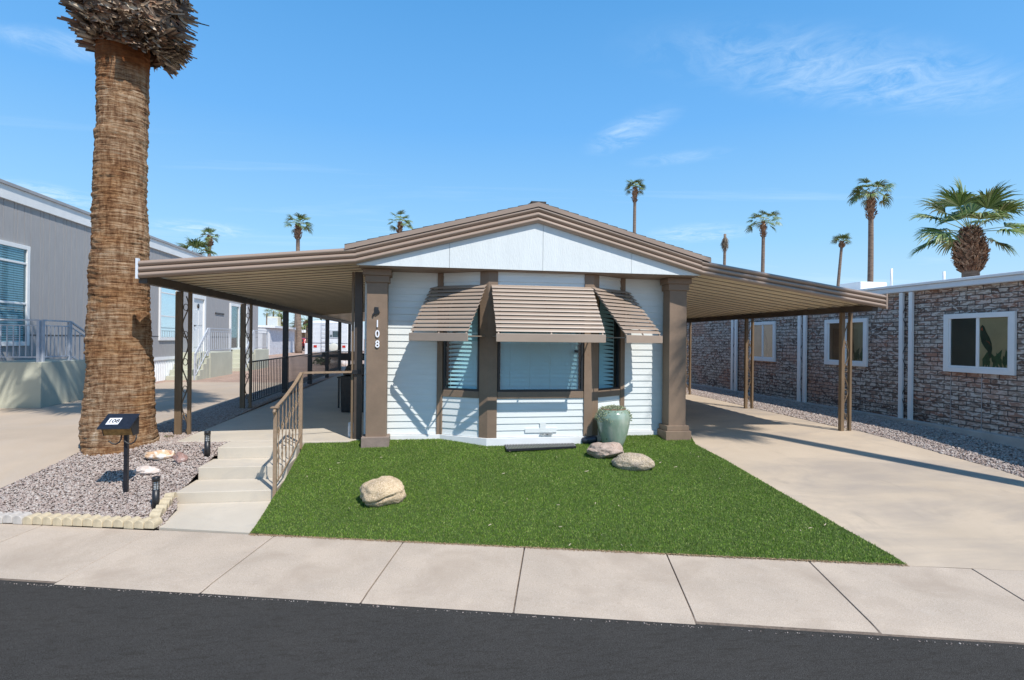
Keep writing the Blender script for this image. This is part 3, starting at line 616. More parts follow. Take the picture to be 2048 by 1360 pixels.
# windows
def bay_window(a, b, c0, c1, name_label):
    d = (b-a).normalized(); n = Vector((d.y, -d.x)); L = (b-a).length; q0 = a+d*c0; q1 = b-d*c1
    def P(t, o_, z): q = a+d*t+n*o_; return Vector((q.x, q.y, z))
    fr = MB(); t0, t1 = c0, L-c1; zl, zh = ZSILL1, ZHEAD-.06
    for (ta, tb, za, zb) in ((t0, t0+.03, zl, zh), (t1-.03, t1, zl, zh), (t0+.03, t1-.03, zl, zl+.03), (t0+.03, t1-.03, zh-.03, zh)):
        fr.prism([tuple(P(ta, -.03, 0).xy), tuple(P(tb, -.03, 0).xy), tuple(P(tb, .012, 0).xy), tuple(P(ta, .012, 0).xy)], za, zb, 'Z')
    f = fr.build('window', M['frame'], home, label=name_label)
    gm = MB(); gm.add([P(t0+.02, -.01, zl+.02), P(t1-.02, -.01, zl+.02), P(t1-.02, -.01, zh-.02), P(t0+.02, -.01, zh-.02)], [(0, 1, 2, 3)]); gm.build('pane', M['glass'], f)
    bl = MB(); z = zl+.05; k = 0
    while z < zh:
        j = random.uniform(-.002, .002)
        p0 = P(t0+.05, -.075, z+j); p1 = P(t1-.05, -.075, z-j)
        up_ = Vector((0, 0, .0315)); tl = Vector((n.x, n.y, 0))*.012
        bl.add([p0-up_-tl*-1, p1-up_-tl*-1, p1+up_-tl, p0+up_-tl, ], [(0, 1, 2, 3)]); z += .062
    for tt in (.15, .38, .62, .87):
        t = t0+(t1-t0)*tt
        if L < 1 and tt in (.38, .62): continue
        bl.bar(P(t, -.058, zl+.04), P(t, -.058, zh), .004, .004)
    bl.build('blind', M['blind'], f, recalc=False)
bay_window(B0, B1, .06, .14, None); bay_window(B1, B2, .14, .135, None); bay_window(B2, B3, .135, .06, None)
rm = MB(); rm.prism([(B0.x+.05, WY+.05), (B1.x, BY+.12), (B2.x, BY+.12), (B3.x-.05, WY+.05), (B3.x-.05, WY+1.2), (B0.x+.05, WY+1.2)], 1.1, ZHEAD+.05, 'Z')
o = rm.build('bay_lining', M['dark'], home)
# small white tag latch on the large window frame
lt = MB(); p = onY(1153, 703, BY-.03); lt.box(p.x-.03, p.x+.03, BY-.03, BY-.015, p.z-.02, p.z+.02); lt.build('window_sensor', M['black'], home)
# name plate on the lap siding
p0 = onY(1050, 857, BY-.02); p1 = onY(1113, 866, BY-.02)
npm = MB(); zc = onY(1081, 859.5, BY).z
npm.box(p0.x, p1.x, BY-.026, BY-.012, zc-.038, zc+.028); xm = onY(1085, 850, BY).x; npm.box(xm-.045, xm+.045, BY-.028, BY-.0262, zc-.03, zc+.115)
plate = npm.build('name_plate', M['siding'], home, bevel=.002)
lm = MB(); vs, fs = text('HOMES', .058, .006); lm.add([(v.x+xm+.05, BY-.034-v.z, zc-.062+v.y) for v in vs], fs); lm.build('plate_lettering', mat('plate_letter', (.34, .35, .35), .6, .1, 30), plate)
# ---- gable panels, three with vertical joints
xj = [gl_, onY(899, 500, GY).x, onY(1086, 500, GY).x, onY(1263, 520, GY).x, gr_]
gb = MB()
def gtop(x): return gaz - abs(x-gcx)*gp
for i in range(4):
    a_, b_ = xj[i]+(.0025 if i else 0), xj[i+1]-(.0025 if i < 3 else 0)
    poly = [(a_, gz)] + [(b_, gz)] + ([(b_, gtop(b_))] if gtop(b_) > gz+.01 else []) + ([(gcx, gaz)] if a_ < gcx-.02 and b_ > gcx+.02 else []) + ([(a_, gtop(a_))] if gtop(a_) > gz+.01 else [])
    gb.prism(poly, GY, GY+.03)
gb.prism([(gl_+.05, gz+.01), (gr_-.05, gz+.01), (gcx, gaz-.02)], GY+.031, GY+.05)
gb.build('gable_panel', M['gable'], home)
# grey underside strip of the fascia
stp = MB()
for sgn in (-1, 1):
    e = gl_ if sgn < 0 else gr_
    x0, z0, x1, z1 = e-(.0 if sgn < 0 else 0), gz, gcx, gaz
    stp.add([(x0, FY+.02, z0), (x1, FY+.02, z1), (x1, GY, z1), (x0, GY, z0), (x0, FY+.02, z0+.03), (x1, FY+.02, z1+.03), (x1, GY, z1+.03), (x0, GY, z0+.03)], [(0, 1, 2, 3), (4, 7, 6, 5), (0, 4, 5, 1), (2, 6, 7, 3)])
stp.build('rake_trim', mat('rake_trim_grey', (.36, .40, .44), .5, .05, 4), home)
# ---- fascia profile swept
def fascia(mb, p0, p1, h, cap0=False, cap1=False):
    p0 = Vector(p0); p1 = Vector(p1); prof = []
    nrib = 3
    for r in range(nrib):
        for k in range(9):
            t = (r+k/8.0)/nrib
            dep = .002+.040*math.sin(math.pi*k/8)**.7
            prof.append((-dep, t*h))
    prof = [(0.0, 0.0)] + prof + [(0.0, h), (.02, h), (.02, 0)]
    vs = [];
    for p in (p0, p1): vs += [(p.x, p.y+a, p.z+b) for a, b in prof]
    n_ = len(prof); mb.add(vs, [(i, (i+1) % n_, (i+1) % n_+n_, i+n_) for i in range(n_)], False)
    mb.add(vs, [tuple(range(n_)), tuple(range(2*n_-1, n_-1, -1))])
FL = onY(278.7, 556, FY); FBL = onY(712, 525, FY); FA = onY(1086.5, 445.5, FY); FBR = onY(1402, 551.5, FY); FR = onY(1769, 616.5, FY)
zb = (FBL.z+FBR.z)/2; FBL.z = zb; FBR.z = zb; FA.x = (FBL.x+FBR.x)/2; FH = .235
print('FASCIA', FL, FBL, FA, FBR, FR)
fm = MB(); fascia(fm, FBL, FA, FH); fascia(fm, FA, FBR, FH); fm.build('fascia', M['fascia'], home)
# roof: edge strip, sheathing, shingles
sl0 = (FA.z-zb)/(FA.x-FBL.x)
def roofline(x): return FA.z - abs(x-FA.x)*sl0
eL = onY(690, 495, FY).x; eR = onY(1419, 526, FY).x
es_ = MB(); rs = MB(); sh = MB()
for sgn, ex in ((-1, eL), (1, eR)):
    for mb_, y0, y1, dz0, dz1, ext in ((es_, FY-.052, FY-.038, FH-.012, FH+.05, 0), (rs, FY-.036, 24.3, FH+.002, FH+.04, 0)):
        x0 = ex; x1 = FA.x
        mb_.add([(x0, y0, roofline(x0)+dz0), (x1, y0, roofline(x1)+dz0), (x1, y0, roofline(x1)+dz1), (x0, y0, roofline(x0)+dz1), (x0, y1, roofline(x0)+dz0), (x1, y1, roofline(x1)+dz0), (x1, y1, roofline(x1)+dz1), (x0, y1, roofline(x0)+dz1)],
                [(0, 1, 2, 3), (4, 7, 6, 5), (0, 4, 5, 1), (3, 2, 6, 7), (0, 3, 7, 4), (1, 5, 6, 2)])
    # shingle courses stepping up the slope
    L = abs(FA.x-ex); n_ = int(L/.145)
    for k in range(n_+1):
        xa = ex - sgn*L*k/n_*1.0; xb = ex - sgn*L*min(1, (k+1.25)/n_)
        if abs(xa-FA.x) < .02: break
        ov = random.uniform(-.02, .012)
        za = roofline(xa)+FH+.064; zb_ = roofline(xb)+FH+.052
        sh.add([(xa, FY-.045+ov*.3, za-.012), (xb, FY-.045+ov*.3, zb_-.012), (xb, FY-.045+ov*.3, zb_), (xa, FY-.045+ov*.3, za), (xa, 24.35, za-.012), (xb, 24.35, zb_-.012), (xb, 24.35, zb_), (xa, 24.35, za)],
               [(0, 1, 2, 3), (4, 7, 6, 5), (0, 4, 5, 1), (3, 2, 6, 7), (0, 3, 7, 4), (1, 5, 6, 2)])
rc = roofline(FA.x)+FH+.05
sh.box(FA.x-.11, FA.x+.11, FY-.05, 24.35, rc-.01, rc+.012)
es_.build('roof_edge_strip', M['fascia'], home); rf = rs.build('roof', M['shingle'], home); sh.build('shingles', M['shingle'], rf)
# ---- columns
def column(px0, px1, label, base_px, plinth=2):
    a = onY(px0, 700, CYF); b = onY(px1, 700, CYF); cxm = (a.x+b.x)/2; w_ = (b.x-a.x)/2
    zt = gz-.022; yb = CYF
    col = MB(); col.box(cxm-w_, cxm+w_, yb, yb+.24, .46, zt-.14)
    c = col.build('column', M['brown'], home, bevel=.006)
    cp = MB(); cp.box(cxm-w_-.025, cxm+w_+.025, yb-.025, yb+.245, zt-.19, zt-.09); cp.box(cxm-w_-.055, cxm+w_+.055, yb-.055, yb+.247, zt-.09, zt-.001); cp.build('capital', M['brown'], c, bevel=.005)
    pl = MB(); 
    if plinth == 1: pl.box(cxm-w_-.055, cxm+w_+.045, yb-.06, yb+.246, .38, .585)
    else:
        pl.box(cxm-w_-.075, cxm+w_+.06, yb-.075, yb+.25, .44, .60); pl.box(cxm-w_-.045, cxm+w_+.035, yb-.045, yb+.247, .60, .68)
    pl.build('plinth', M['brown'] if plinth == 2 else mat('worn_brown_block', (.25, .19, .155), .8, .12, 8, .4, 60), c, bevel=.006)
    return c, cxm
cL, cLx = column(732.5, 773.8, 'left', 890, 1); cR, cRx = column(1338.5, 1372.7, 'right', 880, 2)
for i, ch in enumerate('108'):
    p = onY(755, 648+i*20.3, CYF); vs, fs = text(ch, .145, .008); mb = MB(); mb.add([(v.x*.88+p.x, CYF-.012-v.z, p.z+v.y) for v in vs], fs); mb.build('house_number', M['digit'], cL)
# boot-shaped iron ornament above the number
p = onY(753, 622, CYF-.01); bo = MB(); s_ = 1/135.
def bx_(x, y): return (p.x+(x-753)*s_, p.z-(y-622)*s_)
orn = [(749, 614), (757, 614.5), (757, 619), (759, 623), (759.5, 625), (755, 628), (752, 630), (750, 628), (747, 631), (748, 633.5), (745.5, 632.5), (745, 629), (748, 625), (749.5, 621)]
bo.prism([bx_(x, y) for x, y in orn], CYF-.022, CYF-.004)
o = bo.build('wall_ornament', M['black'], None, bevel=.003); tag(o, 'small black iron ornament hung above the number 108 on the left column', 'ornament')
# timber slab below right column
tb = MB(); q = onT(1362, 884); tb.box(cRx-.12, cRx+.36, CYF-.16, CYF+.1, .385, .437); o = tb.build('timber_block', mat('weathered_timber', (.3, .23, .18), .85, .2, 8, .5, 30, bscale=(.2, 1, 1)), None, bevel=.005); tag(o, 'short weathered timber block lying under the right column base', 'timber')
# ---- awnings
def awning(a, b, t0, t1, label, s0=0, s1=0):
    """a,b plan ends of wall; spans t0..t1 along it"""
    d = (b-a).normalized(); n = Vector((d.y, -d.x)); zt, zb_ = 2.80, 2.10; pr = .66; N_ = 12
    def P(t, o_, z): q = a+d*t+n*o_; return Vector((q.x, q.y, z))
    mb = MB()
    for k in range(N_):
        f0 = k/N_; f1 = (k+.62)/N_; f2 = min(1.0, (k+1.32)/N_)
        oa = .03+(pr-.05)*f0; ob = .03+(pr-.05)*f2
        za = zt-(zt-zb_)*f0; zb2 = zt-(zt-zb_)*f1+.0
        # shallow channel slat: top face plus a turned-down lip
        hl = .006; e0 = random.uniform(-.004, .004); e1 = random.uniform(-.004, .004)
        vs = [P(t0+e0, oa, za+.010), P(t1+e1, oa, za+.010), P(t1+e1, ob, zb2+.012), P(t0+e0, ob, zb2+.012), P(t0+e0, ob+.012, zb2-hl), P(t1+e1, ob+.012, zb2-hl), P(t0+e0, ob-.002, zb2-hl+.002), P(t1+e1, ob-.002, zb2-hl+.002), P(t0+e0, oa-.002, za+.006), P(t1+e1, oa-.002, za+.006), P(t0+e0, ob-.006, zb2+.006), P(t1+e1, ob-.006, zb2+.006)]
        mb.add(vs, [(0, 1, 2, 3), (3, 2, 5, 4), (4, 5, 7, 6), (6, 7, 11, 10), (8, 10, 11, 9), (0, 8, 9, 1), (0, 3, 10, 8), (1, 9, 11, 2), (3, 4, 6, 10), (2, 11, 7, 5)])
    aw = mb.build('awning', M['slat'], home, label=label)
    v = MB(); v.prism([tuple(P(t0-.005, pr+.004, 0).xy), tuple(P(t1+.005, pr+.004, 0).xy), tuple(P(t1+.005, pr+.026, 0).xy), tuple(P(t0-.005, pr+.026, 0).xy)], zb_-.125, zb_-.012, 'Z'); v.build('valance', M['slat'], aw, bevel=.004)
    for t in (t0+.03, (t0+t1)/2, t1-.03):
        ar = MB(); ar.bar(P(t, .04, zt-.012), P(t, pr, zb_-.02), .02, .012)
        if t != (t0+t1)/2: ar.bar(P(t, .03, 2.05), P(t, pr-.02, zb_-.05), .014, .014)
        ar.build('awning_arm', M['slat'], aw)
awning(B1, B2, .03, 1.56, 'wide brown louvred awning over the middle bay window')
awning(B0, B1, -.13, .78, 'brown louvred awning over the left bay window')
awning(B2, B3, -.06, .85, 'brown louvred awning over the right bay window')
# ================================================================ CARPORTS
def roofpan(mb, x0, z0, x1, z1, y0, y1, pitch=.30, hgt=.055):
    y = y0; rows = []
    while y < y1:
        for dy, dz in ((0, 0), (pitch*.42, 0), (pitch*.46, hgt), (pitch*.96, hgt)): rows.append((y+dy, dz))
        y += pitch
    vs = []; fs = []
    for (yy, dz) in rows: vs += [(x0, yy, z0+dz), (x1, yy, z1+dz)]
    for i in range(len(rows)-1): fs.append((2*i, 2*i+1, 2*i+3, 2*i+2))
    mb.add(vs, fs)
def seam_shade_strips(parent, x0, z0, x1, z1, y0, y1, pitch=.30):  # dark strips at the pan joints, standing in for shade between ribs
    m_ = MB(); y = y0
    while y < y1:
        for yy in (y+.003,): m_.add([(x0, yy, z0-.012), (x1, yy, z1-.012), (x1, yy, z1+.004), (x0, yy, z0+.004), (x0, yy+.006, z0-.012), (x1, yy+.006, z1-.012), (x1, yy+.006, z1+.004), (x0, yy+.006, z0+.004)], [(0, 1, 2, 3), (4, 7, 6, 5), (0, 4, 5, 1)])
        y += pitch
    m_.build('panel_seam_shading', M['seam_shade'], parent)
M['seam_shade'] = mat('brown_seam_shade', (.24, .18, .115), .6, .1, 4)  # darker brown supplies rib shading on the evenly cream pans
def scroll_post(parent, px_, py_, zg, ztop, wide=True, big=.075):
    """two uprights spaced along X with a scroll between"""
    sep_ = .15
    a = MB(); a.box(px_-sep_/2-big/2, px_-sep_/2+big/2-.0, py_-.03, py_+.03, zg, ztop); 
    if wide: a.box(px_-sep_/2-big/2-.006, px_-sep_/2-big/2+.022, py_-.036, py_+.036, zg+.01, ztop-.01)
    a.box(px_+sep_/2-.02, px_+sep_/2+.022, py_-.03, py_+.03, zg, ztop)
    p = a.build('post', M['post'], parent, bevel=.003)
    if not wide and False: return p
    s = MB(); z = zg+.15; x0 = px_-sep_/2+big/2; x1 = px_+sep_/2-.02; xm_ = (x0+x1)/2; hw_ = (x1-x0)/2-.004; k = 0
    pts = []
    zz_ = zg+.05
    while zz_ < ztop-.05:
        pts.append((xm_+hw_*math.sin((zz_-zg)*2*math.pi/.62), py_, zz_)); zz_ += .03
    s.tube(pts, .0095, 5)
    zz_ = zg+.3
    while zz_ < ztop-.15:
        s.tube([(xm_+hw_*.8*math.cos(t), py_+.004, zz_+hw_*1.3*math.sin(t)) for t in [2*math.pi*q/12 for q in range(12)]], .006, 5, closed=True); zz_ += .42
    s.build('scrollwork', M['post'], p); return p
# left
cpl = thing('carport', 'long cream panelled patio cover with brown fascia left of the home', 'carport', (-2.3, 8.3, .5))
lx0, lz0, lx1, lz1 = FBL.x, FBL.z+.05, FL.x, FL.z+.05
m_ = MB(); fascia(m_, FL, FBL, FH-.01); m_.build('fascia', M['fascia'], cpl)
cpm = MB(); cpm.box(FL.x-.035, FL.x-.004, FY-.03, FY+.02, FL.z-.01, FL.z+FH+.02); cpm.build('fascia_end', M['bluewhite'], cpl, label='pale unpainted end of the brown fascia')
m_ = MB(); roofpan(m_, lx0+.3, lz0+.02, lx1, lz1, FY+.05, 28.2); rp_ = m_.build('roof_panel', M['roofpan'], cpl); seam_shade_strips(rp_, lx0+.3, lz0+.02, lx1, lz1, FY+.05, 20)
m_ = MB(); bxl = -3.655; zbl = lz1-.002+(bxl-lx1)*(lz0-lz1)/(lx0-lx1)
m_.box(bxl-.05, bxl+.05, FY+.03, 28.2, zbl-.115, zbl); m_.build('beam', M['beam'], cpl)
ylist = [9.0, 11.95, 15.1, 18.2, 21.3, 24.3, 27.4]
for i, yy in enumerate(ylist):
    if i < 2: scroll_post(cpl, -3.65, yy, .47, zbl-.116, big=.085)
    else:
        m_ = MB(); m_.box(-3.72, -3.585, yy-.04, yy+.04, .47, zbl-.116); m_.build('post', M['dark_shaded'], cpl, bevel=.004)  # back posts coloured near black in place of their shade
# pair post beside the column: corner post coloured dark for the column's shadow, narrow tan tube
m_ = MB(); m_.box(-1.04, -.93, 8.31, 8.42, .46, gz-.03); m_.build('corner_post', M['beam'], cpl, bevel=.003)
m_ = MB(); m_.box(-1.085, -1.052, 8.34, 8.38, .46, gz-.03); m_.build('corner_post', M['post'], cpl, bevel=.002, label='narrow tan post')
# right
cpr = thing('carport', 'cream panelled carport roof with brown fascia right of the home', 'carport', (6, 8.3, .45))
m_ = MB(); fascia(m_, FBR, FR, FH-.02); m_.build('fascia', M['fascia'], cpr)
cpm = MB(); cpm.box(FR.x-.005, FR.x+.025, FY-.04, FY+.05, FR.z-.01, FR.z+FH+.0); cpm.build('fascia_end', M['fascia'], cpr)
rx0, rz0, rx1, rz1 = FBR.x, FBR.z+.04, FR.x, FR.z+.04
m_ = MB(); roofpan(m_, rx0-.3, rz0+.03, rx1, rz1, FY+.05, 14.6); rp_ = m_.build('roof_panel', M['roofpan'], cpr); seam_shade_strips(rp_, rx0-.3, rz0+.03, rx1, rz1, FY+.05, 14.6)
bxr = 7.24; zbr = rz1-.002+(bxr-rx1)*(rz0-rz1)/(rx0-rx1)
m_ = MB(); m_.box(bxr-.05, bxr+.05, FY+.03, 14.6, zbr-.10, zbr); m_.build('beam', M['beam'], cpr)
for yy in (8.36, 11.2, 14.1): scroll_post(cpr, bxr, yy, .42, zbr-.101, wide=(yy < 9), big=.06)
# storage shed at the back of the carport
shd = thing('storage_shed', 'tan storage room closing the back of the carport right of the home', 'shed', (5.8, 16, .45))
m_ = MB(); m_.box(4.3, 7.3, 14.75, 18, .4, 2.75); m_.build('wall', mat('tan_shed', (.3, .24, .19), .7, .08, 3), shd)
m_ = MB(); m_.box(4.25, 7.36, 14.7, 18.1, 2.75, 2.83); m_.build('roof', M['bluewhite'], shd)
m_ = MB(); m_.box(5.3, 6.15, 14.72, 14.749, .45, 2.45); d_ = m_.build('door', M['brown'], shd, bevel=.004)
m_ = MB(); m_.tube([(6.05, 14.72, 1.4), (6.05, 14.67, 1.4)], .025, 10); m_.build('handle', M['steel'], d_)
# ================================================================ FENCE under the left cover
def picket(parent, p0, p1, z0, z1, n, mt, r=.0075):
    p0 = Vector((*p0, 0)); p1 = Vector((*p1, 0))
    a = MB(); a.bar(p0+up*z1, p1+up*z1, .03, .03); a.bar(p0+up*(z0+.02), p1+up*(z0+.02), .025, .025); a.build('rail', mt, parent)
    for k in range(n):
        q = p0.lerp(p1, (k+.5)/n); b = MB(); b.bar(q+up*(z0+.033), q+up*(z1-.016), 2*r, 2*r, (1, 0, 0)); b.build('picket', mt, parent)
fe = thing('picket_fence', 'black metal picket fence between the posts of the left patio cover', 'fence', (-3.6, 14, .5))
fb = [(12.02, 15.03), (15.18, 18.12), (18.28, 21.22), (21.38, 24.0)]
for y0, y1 in fb: picket(fe, (-3.63, y0), (-3.63, y1), .62, 1.48, 22, M['black'])
f2 = thing('patio_gate_fence', 'black fence with a dark board and scroll gate across the far end of the patio', 'fence', (-2.3, 24, .5))
picket(f2, (-3.6, 24.1), (-1.0, 24.1), .56, 1.42, 16, M['black'])
m_ = MB(); m_.box(-3.55, -2.2, 24.02, 24.06, 1.05, 1.36); m_.build('board', M['dark_shaded'], f2)
m_ = MB()
for cx0, cz0, rr in ((-1.95, 1.22, .13), (-1.65, 1.15, .16), (-1.3, 1.24, .12), (-1.5, .95, .12), (-1.2, 1.0, .1)):
    m_.tube([(cx0+rr*(1-q/26)*math.cos(q*.5), 24.06, cz0+rr*(1-q/26)*math.sin(q*.5)) for q in range(24)], .014, 5)
m_.build('scrollwork', M['black'], f2)
# ================================================================ HANDRAIL by the steps
hr = thing('handrail', 'tan wrought iron handrail with twisted balusters beside the entry steps', 'handrail', (-1.74, 6.8, .2))
HX_ = -1.735; A0 = Vector((HX_, 6.74, .12)); A1 = Vector((HX_, 8.08, .46))
zA = onX(548, 818, HX_).z if False else 1.17; zB = 1.5
m_ = MB(); m_.box(HX_-.02, HX_+.02, A0.y-.02, A0.y+.02, .1, zA); m_.build('rail_post', M['rail'], hr, bevel=.003)
m_ = MB(); m_.box(HX_-.02, HX_+.02, A1.y-.02, A1.y+.02, .42, zB+.01); m_.build('rail_post', M['rail'], hr, bevel=.003)
def trail(t): return Vector((HX_, A0.y+(A1.y-A0.y)*t, zA-.0+(zB-zA)*(.62*t+.38*t*t)))
def brail(t): return Vector((HX_, A0.y+(A1.y-A0.y)*t, .26+(.36)*(.55*t+.45*t*t)))
m_ = MB()
for k in range(12): m_.bar(trail(k/12), trail((k+1)/12+.004), .042, .016)
m_.build('handrail_bar', M['rail'], hr)
m_ = MB()
for k in range(12): m_.bar(brail(k/12), brail((k+1)/12+.004), .014, .02)
m_.build('bottom_bar', M['rail'], hr)
for k in range(7):
    t = (k+.85)/7.6; a = brail(t); b = trail(t); L = (b-a).length; q = MB()
    # flat bar with two twisted bulges
    n_ = 26; vs = []
    for i in range(n_+1):
        f = i/n_; z = a.z+L*f; w_ = .006+.015*(math.exp(-((f-.32)/.07)**2)+math.exp(-((f-.68)/.07)**2)); th = f*math.pi*5
        for s1 in (-1, 1):
            for s2 in (-1, 1):
                x_ = s1*w_; y_ = s2*.0045*s1
                vs.append((HX_+x_*math.cos(th)-y_*math.sin(th), a.y+x_*math.sin(th)+y_*math.cos(th), z))
    fs = []
    for i in range(n_):
        for c_ in ((0, 1), (1, 3), (3, 2), (2, 0)): fs.append((4*i+c_[0], 4*i+c_[1], 4*i+4+c_[1], 4*i+4+c_[0]))
    q.add(vs, fs); q.build('baluster', M['rail'], hr)
m_ = MB(); cz_ = zA-.10
m_.tube([(HX_, A0.y-.022-.0-.05*math.sin(t)*(1-t/9), zA-.02-.075*(t/3.2)+.03*(1-math.cos(t))*.5) for t in [q*.35 for q in range(15)]], [.020-.0006*q for q in range(15)], 8)
m_.box(HX_-.045, HX_+.045, A0.y-.05, A0.y+.03, zA, zA+.014)
m_.build('scroll_end', M['rail'], hr)
cb = thing('patio_bar', 'thin tan bar spanning from the handrail post to the post at the home', 'rail', (-1.35, 8.2, 1.5))
m_ = MB(); m_.bar((HX_+.02, 8.10, 1.5), (-1.05, 8.33, 1.5), .02, .03); m_.build('bar', M['rail'], cb)
m_ = MB(); m_.box(-1.06, -.95, 8.28, 8.31, 1.47, 1.53); m_.build('bracket', M['black'], cb)
# ================================================================ NEIGHBOUR, LEFT (grey home)
LX = -8.8
zt1 = onX(10, 400, LX).z; zt2 = onX(181, 449, LX).z; ZE = (zt1+zt2)/2
lh = thing('grey_home', 'tall grey panelled home with white skirting and white windows at left', 'home', (LX, 20, .45))
Y0, Y1 = 9.5, 30.6
m_ = MB(); m_.box(LX-7, LX-.03, Y0, Y1, .4, ZE-.02); m_.build('core_wall', M['grey'], lh)
m_ = MB(); y = Y0; k = 0
while y < Y1-.01:
    w_ = (.20, .31, .10, .20)[k % 4]; m_.box(LX-.03, LX-.006*(k % 2)*.0, y+.006, min(y+w_, Y1)-.006, 1.30, ZE-.02); y += w_; k += 1
m_.build('wall_panel', M['grey'], lh)
m_ = MB(); m_.box(LX, LX+.006, Y0, Y1, 1.985, 2.01); m_.build('groove_shade', M['dark_shaded'], lh)  # dark raised strip, the belt groove's shadow line given as colour
m_ = MB(); y = Y0; vs = []
while y < Y1: vs += [(y, 0), (y+.05, 0), (y+.065, .03), (y+.11, .03)]; y += .125
vs_ = []
for yy, d in vs: vs_ += [(LX-.02+d, yy, .42), (LX-.02+d, yy, 1.20)]
m_.add(vs_, [(2*i, 2*i+2, 2*i+3, 2*i+1) for i in range(len(vs)-1)]); m_.build('skirting', M['whitem'], lh)
m_ = MB(); m_.box(LX-.02, LX+.035, Y0, Y1, 1.20, 1.30); m_.build('skirt_trim', M['whitem'], lh)
m_ = MB(); m_.box(LX-.1, LX+.05, Y0-.3, Y1+.1, ZE-.03, ZE+.26); m_.build('eave_board', M['white'], lh)
m_ = MB(); m_.prism([(LX-7.2, ZE+.2), (LX+.09, ZE+.262), (LX+.09, ZE+.33), (LX-3.5, ZE+.75), (LX-7.2, ZE+.4)], Y0-.4, Y1+.2); m_.build('roof', mat('grey_roof_metal', (.33, .33, .34), .6, .1, 3), lh)
def sidewin(parent, X, y0, y1, z0, z1, rows, sgn=1, fw=.09, glassm='glass', blinds=True):
    """window in a wall at plane X facing sgn"""
    m_ = MB(); o_ = .045*sgn; xa, xb = sorted((X-.02*sgn, X+o_))
    for a in ((y0, y0+fw, z0, z1), (y1-fw, y1, z0, z1), (y0+fw, y1-fw, z0, z0+fw), (y0+fw, y1-fw, z1-fw, z1)): m_.box(xa, xb, *a)
    for r in rows: m_.box(xa+.004*0, X+.03*sgn if sgn > 0 else xb, y0+fw, y1-fw, z0+(z1-z0)*r-.022, z0+(z1-z0)*r+.022) if sgn > 0 else m_.box(X-.03, xb, y0+fw, y1-fw, z0+(z1-z0)*r-.022, z0+(z1-z0)*r+.022)
    f = m_.build('window', M['white'], parent, bevel=.004)
    g_ = MB(); xg = X+.012*sgn; g_.add([(xg, y0+fw*.8, z0+fw*.8), (xg, y1-fw*.8, z0+fw*.8), (xg, y1-fw*.8, z1-fw*.8), (xg, y0+fw*.8, z1-fw*.8)], [(0, 1, 2, 3)]); g_.build('pane', M[glassm], f)
    if blinds:
        b = MB(); z = z0+fw; xs = X+.004*sgn
        while z < z1-fw: b.add([(xs+.004*sgn, y0+fw, z), (xs+.004*sgn, y1-fw-.06, z), (xs, y1-fw-.06, z+.032), (xs, y0+fw, z+.032)], [(0, 1, 2, 3)]); z += .05
        b.build('blind', M['blind'], f)
    return f
sidewin(lh, LX, 12.0, 13.68, 1.76, 3.98, (.42, .82)); sidewin(lh, LX, 19.7, 21.05, 1.86, 3.84, (.42, .82))
# door with recessed white frame
m_ = MB(); 
for a in ((22.15, 22.3, 1.42, 3.62), (23.3, 23.45, 1.42, 3.62), (22.3, 23.3, 3.48, 3.62)): m_.box(LX-.02, LX+.08, *a)
df = m_.build('door_frame', M['white'], lh, bevel=.005)
m_ = MB(); m_.box(LX-.01, LX+.02, 22.3, 23.3, 1.42, 3.48); 
for (a, b, c, d_) in ((22.4, 22.75, 1.6, 2.3), (22.85, 23.2, 1.6, 2.3), (22.4, 22.75, 2.45, 3.05), (22.85, 23.2, 2.45, 3.05)): m_.box(LX+.02, LX+.032, a, b, c, d_)
dd = m_.build('door', M['white'], lh, bevel=.004)
m_ = MB(); m_.tube([(LX+.03, 22.4, 2.42), (LX+.09, 22.4, 2.42)], .03, 8); m_.tube([(LX+.033, 22.8, 3.2), (LX+.05, 22.8, 3.2)], .09, 12); m_.build('handle', M['black'], dd)
m_ = MB()
for a in ((26.3, 26.42, 1.42, 3.55), (28.5, 28.62, 1.42, 3.55), (26.42, 28.5, 3.43, 3.55), (26.42, 28.5, 1.42, 1.5), (27.42, 27.52, 1.5, 3.43)): m_.box(LX-.02, LX+.06, *a)
sd = m_.build('sliding_door', M['white'], lh, bevel=.004)
m_ = MB(); m_.box(LX+.01, LX+.02, 26.42, 28.5, 1.5, 3.43); m_.build('pane', M['glassdk'], sd)
m_ = MB(); m_.box(LX+.002, LX+.03, 24.6, 25.6, 2.98, 3.04); m_.build('wall_bracket', M['dark_shaded'], lh)
def railing(parent, p0, p1, z0a, z0b, hgt, n, mt=M['steel']):
    p0 = Vector((*p0, 0)); p1 = Vector((*p1, 0)); a = MB(); T0 = p0+up*(z0a+hgt); T1 = p1+up*(z0b+hgt)
    a.bar(T0, T1, .04, .03); a.bar(T0-up*.11, T1-up*.11, .02, .02); a.bar(p0+up*(z0a+.1), p1+up*(z0b+.1), .025, .025)
    a.build('rail', mt, parent)
    for q, z in ((p0, z0a), (p1, z0b)): b = MB(); b.bar(q+up*(z-.12), q+up*(z+hgt), .05, .05, (1, 0, 0)); b.build('rail_post', mt, parent)
    c = MB()
    for k in range(n):
        t = (k+1)/(n+1); q = p0.lerp(p1, t); z = z0a+(z0b-z0a)*t; c.bar(q+up*(z+.11), q+up*(z+hgt-.12), .016, .016, (1, 0, 0))
    c.build('balusters', mt, parent)
